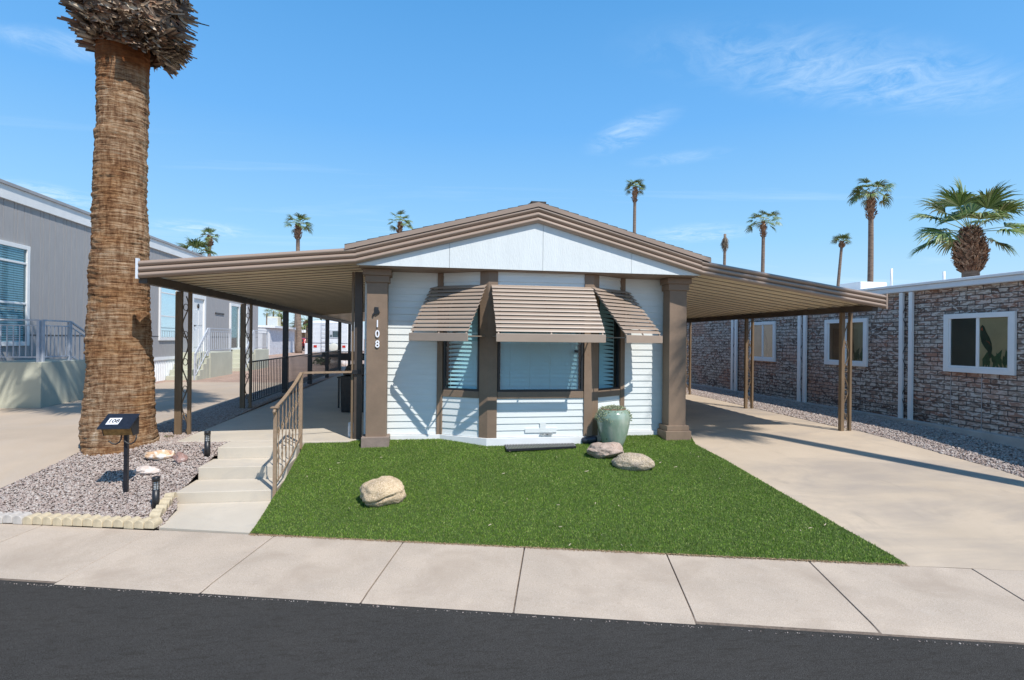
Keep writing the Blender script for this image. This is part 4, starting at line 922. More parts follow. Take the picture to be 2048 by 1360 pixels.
def stoop(name, label, ya, yb, ztop, steps_at, xr=-7.76, nst=5, rise=None):
    t = thing(name, label, 'porch', (xr, ya, .45))
    m_ = MB(); m_.box(LX+.04, xr, ya, yb, .35, ztop); m_.build('platform', M['porch'], t, bevel=.012)
    n_ = nst; dz = (ztop-.45)/(n_+1)
    for k in range(n_):
        zz_ = ztop-dz*(k+1); s = MB()
        if steps_at < 0: s.box(LX+.045, xr-.02, ya-.29*(k+1), ya-.29*k-.002, .36, zz_)
        else: s.box(LX+.045, xr-.02, yb+.29*k+.002, yb+.29*(k+1), .36, zz_)
        s.build('step', M['porch'], t, bevel=.008)
    return t
zp = onX(85, 724, -7.76).z
p1_ = stoop('entry_porch', 'pale stucco porch with steel railing under the big window of the grey home', 12.46, 14.0, zp, 1, nst=5)
p1_.location.x += 0
m_ = MB(); m_.prism([(14.0, .36), (14.0, zp+.06), (14.2, zp+.04), (15.8, .62), (15.8, .36)], -7.80, -7.70, 'X'); m_.prism([(12.45, .36), (14.0, .36), (14.0, zp+.004), (12.45, zp+.004)], -7.758, -7.74, 'X') if False else None; m_.build('stringer', M['porch'], p1_)
railing(p1_, (-7.80, 12.56), (-7.80, 13.4), zp, zp, .86, 6); railing(p1_, (-7.80, 13.44), (-7.80, 15.6), zp, .55, .86, 12)
fy = onX(83, 822, -7.76).y; print('porch front y', fy)
railing(p1_, (-8.75, 12.5), (-7.84, 12.5), zp, zp, .86, 7)
p2_ = stoop('entry_porch', 'cream porch steps with steel railing climbing to the white panelled door', 21.3, 23.6, 1.42, -1, nst=4)
railing(p2_, (-7.82, 21.35), (-7.82, 23.5), 1.42, 1.42, .9, 10); railing(p2_, (-7.84, 20.15), (-7.84, 21.28), .5, 1.42, .9, 6)
p3_ = stoop('entry_porch', 'farther cream porch steps with steel railing beside the sliding glass door', 26.6, 28.8, 1.42, -1, nst=4)
railing(p3_, (-7.82, 26.65), (-7.82, 28.7), 1.42, 1.42, .9, 10); railing(p3_, (-7.84, 25.45), (-7.84, 26.58), .5, 1.42, .9, 6)
# ================================================================ NEIGHBOUR, RIGHT (brick panelled home)
RX = 9.25
bh = thing('brick_home', 'low brick panelled home with white window frames and flat white roof at right', 'home', (RX, 10, .45))
zt1 = onX(2046, 562, RX).z; zt2 = onX(1770, 589, RX).z; ZR = (zt1+zt2)/2
m_ = MB(); m_.box(RX, RX+6.5, 4.0, 22, .4, ZR); m_.build('wall', M['brick'], bh)
m_ = MB(); m_.box(RX-.13, RX+.0-.002, 3.9, 22, .38, .555); m_.build('footing_kerb', mat('kerb_concrete', (.46, .41, .37), .85, .12, 3, .4, 80), bh, bevel=.008)
m_ = MB()
for yy in (onX(1901, 830, RX).y, onX(1963, 830, RX).y): m_.box(RX-.004, RX-.001, yy-.006, yy+.006, .55, 1.46)
m_.build('panel_joint', mat('panel_joint_grey', (.35, .33, .32), .8, .1, 5), bh)
m_ = MB(); m_.box(RX-.10, RX+6.6, 3.8, 22.2, ZR+.001, ZR+.10); m_.build('gutter', M['bluewhite'], bh, bevel=.015)
m_ = MB(); m_.prism([(RX-.13, ZR+.101), (RX+6.7, ZR+.101), (RX+6.7, ZR+.16), (RX+3.2, ZR+.42), (RX-.13, ZR+.15)], 3.7, 22.3); rf_ = m_.build('roof', M['whiteroof'], bh, bevel=.01)
def vent(px, pyt, X, h, r=.025):
    b = onX(px, pyt, X); m_ = MB(); m_.tube([(X, b.y, ZR+.12), (X, b.y, b.z)], r, 10); m_.lathe([(.1, 0), (.06, .05), (.03, .08)], 12, (X, b.y, ZR+.1+(X-RX)*.08)); m_.build('vent_pipe', M['white'], rf_)
vent(1783, 537, RX+.8, .3); vent(1888, 543, RX+1.2, .3)
b = onX(1722, 568, RX+.9); m_ = MB(); m_.box(RX+.6, RX+1.3, b.y-.32, b.y+.32, ZR+.15, b.z+.02); ac = m_.build('roof_box', M['white'], rf_, bevel=.02)
def bwin(pxl, pyt, pxr, pyb, parrot):
    ya = onX(pxr, pyt, RX).y; yb_ = onX(pxl, pyt, RX).y; z1 = onX(pxl, pyt, RX).z; z0 = onX(pxl, pyb, RX).z
    fw = .085; m_ = MB()
    for a in ((ya, ya+fw, z0, z1), (yb_-fw, yb_, z0, z1), (ya+fw, yb_-fw, z0, z0+fw), (ya+fw, yb_-fw, z1-fw, z1)): m_.box(RX-.05, RX-.002, *a)
    ymid = ya+(yb_-ya)*.5
    for a in ((ya+fw, ya+fw+.03, z0+fw, z1-fw), (yb_-fw-.035, yb_-fw, z0+fw, z1-fw), (ymid-.025, ymid+.025, z0+fw, z1-fw), (ya+fw+.03, ymid-.025, z0+fw, z0+fw+.03), (ymid+.025, yb_-fw-.035, z0+fw, z0+fw+.03)): m_.box(RX-.035, RX-.003, *a)
    f = m_.build('window', M['white'], bh, bevel=.004)
    g_ = MB(); g_.add([(RX-.02, ya+fw, z0+fw), (RX-.02, yb_-fw, z0+fw), (RX-.02, yb_-fw, z1-fw), (RX-.02, ya+fw, z1-fw)], [(0, 1, 2, 3)]); g_.build('pane', M['glassdk'], f)
    g_ = MB(); g_.box(RX-.014, RX-.012, ya+fw, ymid, z0+fw, z1-fw); g_.build('curtain', mat('beige_curtain', (.50, .40, .24), .8, .12, 3), f, recalc=True)
    g_ = MB(); g_.box(RX-.014, RX-.012, ymid+.001, yb_-fw, z0+fw, z1-fw); g_.build('curtain', mat('dark_screen', (.06, .065, .055), .8, .2, 3), f, label='dark screened half of the window')
    if parrot:
        W_ = ymid-.025-(ya+fw+.03); Hh = z1-z0-2*fw
        def Q(u, v): return (ymid-.03-u*W_, z0+fw+.02+v*Hh*.95)   # u from centre bar toward near side
        g1 = MB(); g1.prism([Q(*p) for p in ((.02, .84), (.08, .88), (.16, .84), (.22, .74), (.34, .62), (.42, .5), (.44, .38), (.40, .2), (.34, .18), (.28, .34), (.16, .42), (.06, .52), (.01, .66))], RX-.0185, RX-.0165, 'X'); g1.build('bird_print', mat('bird_green', (.012, .04, .02), .7, .4, 20), f)
        g1 = MB(); g1.prism([Q(*p) for p in ((.22, .56), (.34, .52), (.40, .44), (.34, .5))], RX-.0195, RX-.0187, 'X'); g1.prism([Q(*p) for p in ((.03, .78), (.09, .84), (.1, .76))], RX-.0195, RX-.0187, 'X'); g1.build('bird_print', mat('bird_red', (.5, .08, .03), .7, .1, 5), f)
    g1 = MB(); rr = random.Random(3)
    for k in range(9):
        u = .1+.1*k; a = rr.uniform(-.5, .5); L = rr.uniform(.2, .34)
        if k == 4: u = .45
        W_ = (yb_-ya)/2-fw; c = (ymid-.03-u*W_ if u < 1 else ymid, z0+fw+.01)
        tip = (c[0]+a*L, min(z1-fw-.03, c[1]+L)); d = (tip[0]-c[0], tip[1]-c[1]); nn = (-d[1]*.16, d[0]*.16); md = ((c[0]+tip[0])/2, (c[1]+tip[1])/2)
        g1.add([(RX-.0163-.0003*k, *c), (RX-.0163-.0003*k, md[0]+nn[0], md[1]+nn[1]), (RX-.0163-.0003*k, *tip), (RX-.0163-.0003*k, md[0]-nn[0], md[1]-nn[1])], [(0, 1, 2, 3)])
    g1.build('leaf_print', mat('leaf_print', (.03, .09, .035), .7, .4, 12), f)
bwin(1891.5, 629, 2034.6, 742.5, True); bwin(1652.5, 640, 1737.5, 728.5, True); bwin(1503, 645, 1553, 720.5, True)
# paired white strips (old support posts with scroll between), freestanding against the wall
for (a, b_, lab) in (((1799, 1806), (1818, 1825.5), 'paired white iron posts on the brick wall nearest the street'), ((1596, 1602), (1607, 1612.5), 'paired white iron posts between the two smaller brick wall windows'), ((1463, 1467), (1470, 1474), 'paired white iron posts farthest back along the brick wall')):
    ya = onX(b_[1], 700, RX-.06).y; t = thing('support_post', lab, 'post', (RX-.06, ya, .5), group='paired white posts along the brick wall')
    ys_ = []
    for s_ in (a, b_):
        y0_ = onX(s_[1], 700, RX-.06).y; y1_ = onX(s_[0], 700, RX-.06).y; m_ = MB(); m_.box(RX-.085, RX-.035, y0_, y1_, .5, ZR-.005); m_.build('upright', M['white'], t, bevel=.003); ys_.append((y0_+y1_)/2)
    m_ = MB(); ym_ = sum(ys_)/2; h_ = abs(ys_[0]-ys_[1])/2-.03
    m_.tube([(RX-.06, ym_+h_*math.sin(z*8), z) for z in [.55+.04*q for q in range(int((ZR-.6)/.04))]], .006, 5); m_.build('scrollwork', M['black'], t)
# ================================================================ PALMS
def fan_leaf(mb, st, base, az, elv, plen, blen, n=22, droop=.5, width=1.25, rnd=random):
    d = Vector((math.cos(az)*math.cos(elv), math.sin(az)*math.cos(elv), math.sin(elv)))
    # petiole, arched
    pts = []; p = Vector(base); dd = d.copy()
    for k in range(5):
        pts.append(p.copy()); p = p+dd*(plen/4); dd = (dd+Vector((0, 0, -.06*droop*2))).normalized()
    st.tube(pts, [.022*plen/1.2, .018*plen/1.2, .015*plen/1.2, .013*plen/1.2, .012*plen/1.2], 4, caps=False)
    hub = pts[-1]; side = dd.cross(Vector((0, 0, 1)));
    if side.length < .1: side = Vector((1, 0, 0))
    side.normalize(); roll_ = rnd.uniform(-.5, .5); nrm = side.cross(dd); side = (side*math.cos(roll_)+nrm*math.sin(roll_)); nrm = side.cross(dd)
    for k in range(n):
        a = (k/(n-1)-.5)*2*width*1.15 + rnd.uniform(-.03, .03)
        L = blen*(1-.22*abs(a)/1.4)*rnd.uniform(.88, 1.08)
        v = (dd*math.cos(a)+side*math.sin(a)); v = (v + nrm*.18*math.cos(k*2.4)*.4 + nrm*abs(math.sin(a))*.15).normalized()
        wd_ = blen*.036; sv = v.cross(nrm).normalized()
        q0 = hub; q1 = hub+v*L*.5; v2 = (v+Vector((0, 0, -droop*rnd.uniform(.5, 1.2)))).normalized(); q2 = q1+v2*L*.28; v3 = (v2+Vector((0, 0, -droop*rnd.uniform(.8, 1.8)))).normalized(); q3 = q2+v3*L*.25
        ws = [wd_*.35, wd_, wd_*.6, wd_*.08]
        vs = []
        for q, w_ in zip((q0, q1, q2, q3), ws): vs += [q-sv*w_, q+nrm*w_*.5, q+sv*w_]
        fs = []
        for i in range(3): fs += [(3*i, 3*i+1, 3*i+4, 3*i+3), (3*i+1, 3*i+2, 3*i+5, 3*i+4)]
        mb.add(vs, fs)
def boots(mb, c, prof, n, L=.28, W=.07, seed=1, lift=.9, tang=0, curl=.4, out_=(.35, .9)):
    """dry leaf bases round a trunk; prof = [(z, r)...]"""
    r_ = random.Random(seed)
    for i in range(n):
        t = r_.random()*(len(prof)-1); k = min(int(t), len(prof)-2); f = t-k
        z = prof[k][0]+(prof[k+1][0]-prof[k][0])*f; r = prof[k][1]+(prof[k+1][1]-prof[k][1])*f
        a = r_.uniform(0, 2*math.pi); er = Vector((math.cos(a), math.sin(a), 0)); et = Vector((-er.y, er.x, 0))
        rr = r*r_.uniform(.80, 1.0)
        p = Vector(c)+er*rr+up*z; l = L*r_.uniform(.6, 1.35); w_ = W*r_.uniform(.6, 1.4)
        dirn = (er*r_.uniform(*out_)+up*lift*r_.uniform(.2, 1.2)+et*(tang+r_.uniform(-.5, .5))).normalized()
        sd = dirn.cross(er); 
        if sd.length < .1: sd = et
        sd.normalize(); nr = sd.cross(dirn); vs = []; cw_ = r_.uniform(-curl, curl); cup = r_.uniform(.1, .45)
        p = p - dirn*l*.5
        for j in range(4):
            tt = j/3; q = p+dirn*l*tt+nr*l*cw_*(tt-.3)**2
            ww = w_*(1-.55*tt)*(1 if j else .8)
            vs += [q-sd*ww+nr*ww*cup*2, q, q+sd*ww+nr*ww*cup*2]
        fs = []
        for j in range(3): fs += [(3*j, 3*j+1, 3*j+4, 3*j+3), (3*j+1, 3*j+2, 3*j+5, 3*j+4)]
        mb.add(vs, fs)
def palm(label, px, py, D, tr, plen, blen, nf=22, boot=1.0, seed=1, wind=(0, 0), droop=.5, el=(-.5, 1.4), lean=0, dead=False, lexp=1.6, group='tall fan palms beyond the roofs', nleaf=20, bootr=1.9, name='fan_palm'):
    r_ = random.Random(seed); top = atd(px, py, D); base = Vector((top.x+lean, top.y, .4)); t = thing(name, label, 'palm tree', base, group=group)
    Hh = top.z-.4; pts = []; rr = []
    for k in range(14):
        f = k/13; pts.append((-lean*(f**lexp)+.12*math.sin(f*4+seed)*(1-f), 0, Hh*f)); rr.append(tr*(1.25-.35*f+.25*math.exp(-f*12)))
    off = Vector(pts[-1]); m_ = MB(); m_.tube(pts, rr, 12); m_.build('trunk', M['bark_l'], t, world=False)
    if boot:
        m_ = MB(); prof = [(Hh-boot, tr*1.1), (Hh-boot*.75, tr*bootr), (Hh-boot*.35, tr*bootr*1.05), (Hh-.0, tr*1.2), (Hh+.2, tr*.8)]
        fine = D < 25; boots(m_, (off.x, 0, 0), prof, 1100 if fine else 200, L=tr*(.75 if fine else 1.2), W=tr*(.17 if fine else .3), seed=seed); m_.tube([(off.x, 0, Hh-boot*.9), (off.x, 0, Hh-boot*.4), (off.x, 0, Hh+.1)], [tr*.9, tr*bootr*.8, tr*.7], 10)
        m_.build('leaf_boots', M['boots'], t, world=False, recalc=False)
    c = MB(); s = MB()
    if dead:
        for k in range(26):
            a = r_.uniform(0, 6.28); z = Hh-r_.uniform(.0, 1.2); p = Vector((off.x, 0, z))
            fan_leaf(c, s, p, a, -1.35+r_.uniform(-.1, .25), plen*.5, blen*.8, 9, .4, .45, r_)
        s.build('frond_stalks', M['frond_dry'], t, world=False, recalc=False); c.build('crown', M['frond_dry'], t, world=False, recalc=False); return t
    for k in range(nf):
        a = k*2.39996+r_.uniform(-.25, .25); e = el[0]+(el[1]-el[0])*((k+.5)/nf)**.9+r_.uniform(-.12, .12)
        azv = Vector((math.cos(a)+wind[0], math.sin(a)+wind[1], 0)); a2 = math.atan2(azv.y, azv.x)
        fan_leaf(c, s, (off.x, 0, Hh+.05), a2, e, plen*r_.uniform(.8, 1.15), blen*r_.uniform(.85, 1.1), nleaf, droop, 1.2, r_)
    s.build('frond_stalks', M['stalk'], t, world=False, recalc=False); c.build('crown', M['frond'], t, world=False, recalc=False)
    return t
palm('small dark fan palm crown rising highest above the left end of the brown fascia', 419, 474, 70, .22, .7, .85, 18, 1.2, 3)
palm('bushy green fan palm crown just clearing the roof of the grey home', 391, 514, 34, .25, .75, .75, 20, .7, 4, el=(-.2, 1.4))
palm('tall fan palm with pale trunk showing above the left carport fascia', 596, 451, 60, .22, .9, .95, 20, 1.5, 5, el=(-.4, 1.1), wind=(.3, 0))
palm('fan palm crown just above the left slope of the gable roof', 800, 448, 62, .22, 1.0, .9, 16, 1.6, 6, el=(-.3, 1.0), wind=(.2, 0), bootr=1.5)
palm('tallest slim fan palm right of the gable peak', 1270, 377, 67, .20, .7, .9, 20, 1.7, 7, el=(-.4, 1.1))
palm('dead headless palm with brown hanging leaves behind the right roof', 1450, 468, 70, .18, .6, 1.2, boot=0, seed=8, dead=True)
palm('flat topped fan palm behind the right carport roof', 1527, 446, 60, .19, 1.1, 1.0, 22, 1.5, 9, el=(-.35, .95), wind=(-.1, 0))
palm('short skinny leaning fan palm with small crown behind the right carport', 1684, 485, 66, .17, .55, .9, 14, .6, 10, lean=-.9, el=(.1, 1.3))
palm('tall fan palm with broad windswept crown behind the brick home roof', 1742, 390, 46, .21, 1.05, 1.0, 26, 2.1, 11, wind=(-.25, 0), el=(-.35, .9), droop=.7)
palm('big close fan palm with fat brown boot covered trunk behind brick home', 1941, 468, 18.5, .25, 1.0, 1.0, 20, 1.25, 12, el=(-.3, 1.35), droop=.38, nleaf=34, bootr=1.8)
for k, (px, py, D) in enumerate(((534, 626, 190), (547, 622, 190), (559, 625, 195), (562.5, 627, 190))):
    palm(('leftmost of the four distant palms seen under the patio cover', 'second of the four distant palms seen under the patio cover', 'third of the four distant palms seen under the patio cover', 'rightmost of the four distant palms seen under the patio cover')[k], px, py, D, .3, .7, 1.4, 12, 0, 20+k, el=(-1.2, 1.4), nleaf=9, group='distant palms under the patio cover')
palm('low feathery palm behind the red car', 616, 645, 62, .25, 1.3, 1.3, 16, .5, 31, el=(-.6, 1.2), nleaf=12)
palm('short round green palm beside the rooftop cooler', 560, 648, 75, .3, .8, .9, 16, .3, 32, el=(-.2, 1.4), nleaf=12)
# off-frame palm on the street side: its trunk and crown shade the driveway and right fascia
def palm_at(label, base, Hh, tr, plen, blen, nf, boot, seed, **k):
    D = (Vector((base[0], base[1], base[2]+Hh))-O).dot(fwd)
    class _: pass
    global atd
    sv = atd; atd = lambda x, y, D_: Vector((base[0], base[1], base[2]+Hh))
    t = palm(label, 0, 0, 1, tr, plen, blen, nf, boot, seed, **k); atd = sv; return t
q1 = onT(2048, 966); q2 = onT(1600, 888); LN = min(.2, ((q1.x-q2.x)/(q2.y-q1.y)-.55)/1.55)-.075; print('LN', LN, q1, q2); Yb = q1.y-3.0; xb = q1.x+LN*1.55*3.0+.55*3.0; Hp = 3.2+1.55*(FY-Yb)
palm_at('leaning fan palm standing beyond the right edge of the photo', (xb-LN*Hp, Yb, .3), Hp-.3, .14, .8, .8, 26, .8, 41, group=None, nleaf=26, el=(-.5, 1.2), lean=LN*Hp, lexp=1.0); print('crown', xb-LN*Hp-.55*(FY-Yb), Hp-1.55*(FY-Yb), Yb)
# ---- the big foreground palm
bp = onT(240, 905); PB = Vector((-4.26, 8.42, .33))
mp_ = thing('date_palm', 'huge rough barked palm trunk with shaggy skirt of dry leaf boots at left', 'palm tree', PB)
mp_.name = 'fan_palm'; BASE['fan_palm_main'] = (PB, 0); BASE[mp_.name] = (PB, 0)
prof_px = [(920, 158, 322), (905, 160, 320), (880, 161, 319), (850, 163, 317), (800, 168.5, 312), (750, 171, 308), (700, 173, 305.5), (650, 175, 303.5), (600, 177, 302), (550, 179, 301), (500, 181, 300), (450, 183.5, 298.5), (400, 186.5, 297.5), (350, 187, 297), (300, 187.5, 296.5), (285, 187, 297.5), (273, 184.5, 299), (262, 190, 298), (200, 192, 300), (150, 193.5, 302), (100, 193, 303), (0, 193, 304), (-150, 195, 305)]
pr_ = []
for y, xa, xb in prof_px:
    L_ = onY(xa, y, PB.y); R2 = onY(xb, y, PB.y); pr_.append(((L_.z+R2.z)/2-PB.z, (L_.x+R2.x)/2-PB.x, (R2.x-L_.x)/2*.985*.91))
pr_.sort(); zsn = [p[0] for p in pr_]
nz_, na = 620, 120; ztop_ = 9.0-PB.z; V = np.zeros((nz_, na, 3))
for i in range(nz_):
    z = -.25+(ztop_+.25)*i/(nz_-1); cx0 = np.interp(z, zsn, [p[1] for p in pr_]); r0 = np.interp(z, zsn, [p[2] for p in pr_])
    for k in range(na):
        a = 2*math.pi*k/na; ca, sa = math.cos(a), math.sin(a)
        zr = z+.05*noise.noise(Vector((ca*1.2, sa*1.2, z*.6)))
        d = .014*noise.noise(Vector((ca*.8, sa*.8, zr*19)))+.012*noise.noise(Vector((ca*1.8, sa*1.8, zr*42)))+.007*noise.noise(Vector((ca*8, sa*8, zr*14)))+.008*noise.noise(Vector((ca*5, sa*5, zr*70)))+.03*noise.noise(Vector((ca*.9, sa*.9, z*1.5)))
        if z < .5: d += .03*noise.noise(Vector((ca*2.5, sa*2.5, z*3)))*(1-z/.5)+max(0, .12-z)*.25
        r = r0+d; V[i, k] = (cx0+r*ca, r*sa, z)
idx = np.arange(nz_*na).reshape(nz_, na); Fq = np.stack([idx[:-1], np.roll(idx, -1, 1)[:-1], np.roll(idx, -1, 1)[1:], idx[1:]], -1).reshape(-1, 4)
np_obj('trunk', V.reshape(-1, 3), Fq, M['bark'], mp_, smooth=True)
m_ = MB(); cxs = onY(262, 60, PB.y).x-PB.x
def zpx(y): return onY(262, y, PB.y).z-PB.z
prof = [(zpx(104), .40), (zpx(90), .50), (zpx(76), .56), (zpx(60), .61), (zpx(36), .66), (zpx(12), .69), (zpx(-15), .69), (zpx(-60), .62), (zpx(-140), .48)]
boots(m_, (cxs, 0, 0), prof, 1700, L=.20, W=.03, seed=5, lift=-.3, tang=1.0, curl=2.2, out_=(.05, .4))
boots(m_, (cxs, 0, 0), prof, 600, L=.19, W=.05, seed=8, lift=-.5, tang=.9, curl=1.6, out_=(.05, .45))
# underside ragged pieces, hanging lower on the right
prof2 = [(zpx(150), .45), (zpx(120), .62), (zpx(95), .74)]
r_ = random.Random(9)
for i in range(420):
    a = r_.uniform(-1.3, .9); boots_c = MB()
    z = zpx(116)+(zpx(70)-zpx(116))*r_.random(); r = .40+.24*(z-zpx(118))/(zpx(70)-zpx(118))
    p = Vector((cxs+math.cos(a)*r, math.sin(a)*r, z)); dr = Vector((math.cos(a)*.5, math.sin(a)*.5, -.3+r_.uniform(-.3, .5))).normalized(); sd_ = dr.cross(Vector((math.cos(a), math.sin(a), .3))).normalized(); l = r_.uniform(.08, .17); ww = r_.uniform(.015, .045)
    m_.add([p-sd_*ww, p+sd_*ww, p+dr*l+sd_*ww*.6, p+dr*l-sd_*ww*.6], [(0, 1, 2, 3)])
m_.lathe([(.36, zpx(100)), (.44, zpx(80)), (.54, zpx(50)), (.58, zpx(0)), (.45, zpx(-140))], 24, (cxs, 0, 0))
m_.build('leaf_boots', M['skirt'], mp_, world=False, recalc=False)
c = MB(); s = MB(); r_ = random.Random(77)
for k in range(30):
    fan_leaf(c, s, (cxs, 0, ztop_-.1), k*2.39996, -.15+1.45*(k/30), r_.uniform(1.2, 1.6), r_.uniform(1.0, 1.3), 34, .5, 1.2, r_)
fan_leaf(c, s, (cxs, 0, ztop_-.1), -.55, -.45, 1.7, 1.05, 34, .75, 1.1, r_)
s.build('frond_stalks', M['stalk'], mp_, world=False, recalc=False); c.build('crown', M['frond'], mp_, world=False, recalc=False)
# ================================================================ YARD OBJECTS
def rock(name, label, x0, x1, y0, y1, mt, depth=.8, seed=1, groove=None, flat=.62, rz=0, rough=.10, facet=0, group=None):
    b = onT((x0+x1)/2, y1-(y1-y0)*.18); s = (b-O).dot(fwd); s = F/s; W = (x1-x0)/s; Hh = W*flat
    bm = bmesh.new(); bmesh.ops.create_icosphere(bm, subdivisions=5, radius=1)
    for v in bm.verts:
        n = v.co.normalized(); q = n.copy()
        if facet:
            for j in range(facet):
                rr = random.Random(seed*31+j); fn = Vector((rr.uniform(-1, 1), rr.uniform(-1, 1), rr.uniform(-.6, 1))).normalized(); dd = q.dot(fn); lim = rr.uniform(.6, .85)
                if dd > lim: q -= fn*(dd-lim)*.9
        r = 1+rough*2*noise.noise(n*1.3+Vector((seed, 0, 0)))+rough*.7*noise.noise(n*3.5+Vector((seed, 2, 0)))+rough*.25*noise.noise(n*11+Vector((0, seed, 0)))+rough*.12*noise.noise(n*26)
        if groove:
            g = n.x*groove[0]+n.z*groove[1]+n.y*groove[2]-groove[3]+.09*noise.noise(n*2.2+Vector((seed, 5, 1))); 
            if n.y < .4: r -= .17*math.exp(-(g/.055)**2)*min(1, max(0, (.75-n.x)*1.4)); r += .05*(1 if g > 0 else 0)
        q = q*r; v.co = Vector((q.x*W/2, q.y*W/2*depth, q.z*Hh/2))
    me = bpy.data.meshes.new(name); bm.to_mesh(me); bm.free(); me.materials.append(mt)
    for p in me.polygons: p.use_smooth = True
    o = bpy.data.objects.new(name, me); COL.objects.link(o); o.location = (b.x, b.y, b.z+Hh*.30); o.rotation_euler.z = rz; tag(o, label, 'rock', group); return o
M['rock1'] = mat('tan_granite', (.60, .42, .225), .85, .15, 5, .8, 60, .012, speck=.35, specks=90, spots=[((.70, .55, .36), 6, .5, .7, .6, one)])
M['rock2'] = mat('pink_cracked_rock', (.44, .32, .25), .85, .2, 5, .9, 14, .03, speck=.2, specks=70, spots=[((.25, .15, .11), 9, .58, .66, .6, one)])
M['rock3'] = mat('grey_tan_rock', (.50, .37, .22), .85, .2, 4, .9, 45, .02, speck=.4, specks=70, spots=[((.24, .21, .19), 4, .5, .65, .6, one)])
M['rock4'] = mat('orange_quartz', (.62, .40, .24), .8, .2, 8, .6, 30, .02, spots=[((.72, .70, .66), 6, .48, .56, .9, one), ((.35, .15, .08), 12, .6, .66, .7, one)])
M['rock5'] = mat('dark_pink_stone', (.33, .2, .17), .8, .2, 8, .6, 30, .02, spots=[((.52, .4, .36), 8, .5, .6, .8, one), ((.12, .08, .07), 14, .6, .66, .8, one)])
M['rock6'] = mat('pale_quartz', (.58, .48, .42), .8, .15, 8, .6, 30, .02, spots=[((.7, .66, .62), 10, .5, .6, .8, one)])
rock('boulder', 'tan boulder with a deep diagonal groove alone on the front lawn', 722, 810, 950, 1014, M['rock1'], .78, 3, (-.45, 1.0, 0, -.12), .66, .15, .09)
rock('boulder', 'pinkish cracked flat rock leaning against the green pot', 1170, 1252, 878, 920, M['rock2'], .7, 5, None, .45, .2, .10, 6)
rock('boulder', 'rounded grey and tan rock in front of the pinkish cracked rock', 1225, 1306, 904, 943, M['rock3'], .62, 8, None, .45, -.35, .07)
rock('stone', 'orange and white quartz stone on gravel behind the mailbox', 297, 347, 897, 921, M['rock4'], .6, 11, None, .5, .1, .16, 7)
rock('stone', 'dark pink striped upright stone right of the orange quartz stone', 348, 373, 896, 931, M['rock5'], .9, 13, None, 1.05, .3, .14, 7)
rock('stone', 'pale flat quartz stone right of the mailbox post', 273, 319, 928, 949, M['rock6'], .6, 17, None, .38, .1, .16, 6)
# ---- pot
pb = onT(1226, 894); pt_ = thing('plant_pot', 'glazed sea green pot standing on the turf by the right bay post', 'pot', (pb.x, pb.y, pb.z))
s_ = F/(pb-O).dot(fwd); R0 = 33.5/s_; HP = .565
M['glaze'] = mat('sea_green_glaze', (.24, .33, .25), .12, .2, 3, .05, 20, .003, spec=.8, vscale=(1, 1, .5), spots=[((.46, .50, .42), 5, .5, .7, .7, (1, 1, .4)), ((.08, .10, .07), 26, .66, .7, .9, (1, 1, .35)), ((.16, .10, .06), 2.2, .62, .75, .6, one)])
m_ = MB(); m_.lathe([(0, 0), (R0*.52, 0), (R0*.58, .02), (R0*.72, HP*.2), (R0*.86, HP*.4), (R0*.96, HP*.6), (R0, HP*.75), (R0*.97, HP*.86), (R0*.86, HP*.95), (R0*.76, HP*.985), (R0*.74, HP), (R0*.70, HP*1.01), (R0*.66, HP), (R0*.66, HP*.9)], 48); m_.build('body', M['glaze'], pt_, world=False)
m_ = MB(); m_.lathe([(R0*.69, HP*1.0), (R0*.745, HP*1.004), (R0*.70, HP*1.022), (R0*.66, HP*1.004)], 40); m_.build('rim', mat('unglazed_rim', (.3, .16, .1), .6, .2, 20), pt_, world=False)
m_ = MB(); m_.lathe([(0, HP*.93), (R0*.68, HP*.93)], 24); m_.build('soil', M['gbase'], pt_, world=False)
su = thing('succulent_plant', 'pale green trailing succulent growing in the green pot', 'plant', (pb.x, pb.y, pb.z+HP*.95)); m_ = MB(); r_ = random.Random(2)
for i in range(620):
    a = r_.uniform(0, 6.28); r = R0*.72*math.sqrt(r_.random()); z = HP*.04+.05*r_.random()*(1.2-r/R0)
    if i % 3 == 0:
        a = math.pi+r_.gauss(.25, .45) if r_.random() < .72 else r_.gauss(-.25, .12); dn = r_.random()**1.3*.17; r = R0*(.78+.25*min(1, dn/.08)); z = -dn+.02
    l = r_.uniform(.018, .035); p = Vector((r*math.cos(a), r*math.sin(a), z)); d = Vector((r_.gauss(0, 1)+math.cos(a)*.5, r_.gauss(0, 1)+math.sin(a)*.5, r_.uniform(.2, 1.4))).normalized(); s1 = d.cross(Vector((r_.random(), r_.random(), .3))).normalized()*l*.3; s2 = s1.cross(d).normalized()*l*.22
    m_.add([p, p+d*l*.5+s1, p+d*l*.5+s2, p+d*l*.5-s1, p+d*l*.5-s2, p+d*l], [(0, 1, 2), (0, 2, 3), (0, 3, 4), (0, 4, 1), (5, 2, 1), (5, 3, 2), (5, 4, 3), (5, 1, 4)])
m_.build('leaves', mat('succulent_leaf', (.3, .34, .2), .5, .2, 20, island=[(.16, .22, .1), (.32, .36, .2), (.48, .46, .32)]), su, world=False, recalc=False)
# ---- small black spotlight by the post
b = onT(1178, 889); m_ = MB(); q = Vector((b.x-.11, b.y+.03, b.z+.055)); q2 = Vector((b.x+.12, b.y-.0, b.z+.085)); m_.tube([q, q.lerp(q2, .1), q.lerp(q2, .85), q2], [.03, .05, .055, .05], 14); m_.bar((b.x, b.y, b.z-.02), (b.x, b.y, b.z+.05), .02, .02, (1, 0, 0))
o = m_.build('spotlight', mat('blue_black_plastic', (.03, .035, .05), .35, .2, 20), None); tag(o, 'small black cylinder spotlight on the turf beside the pot', 'light')
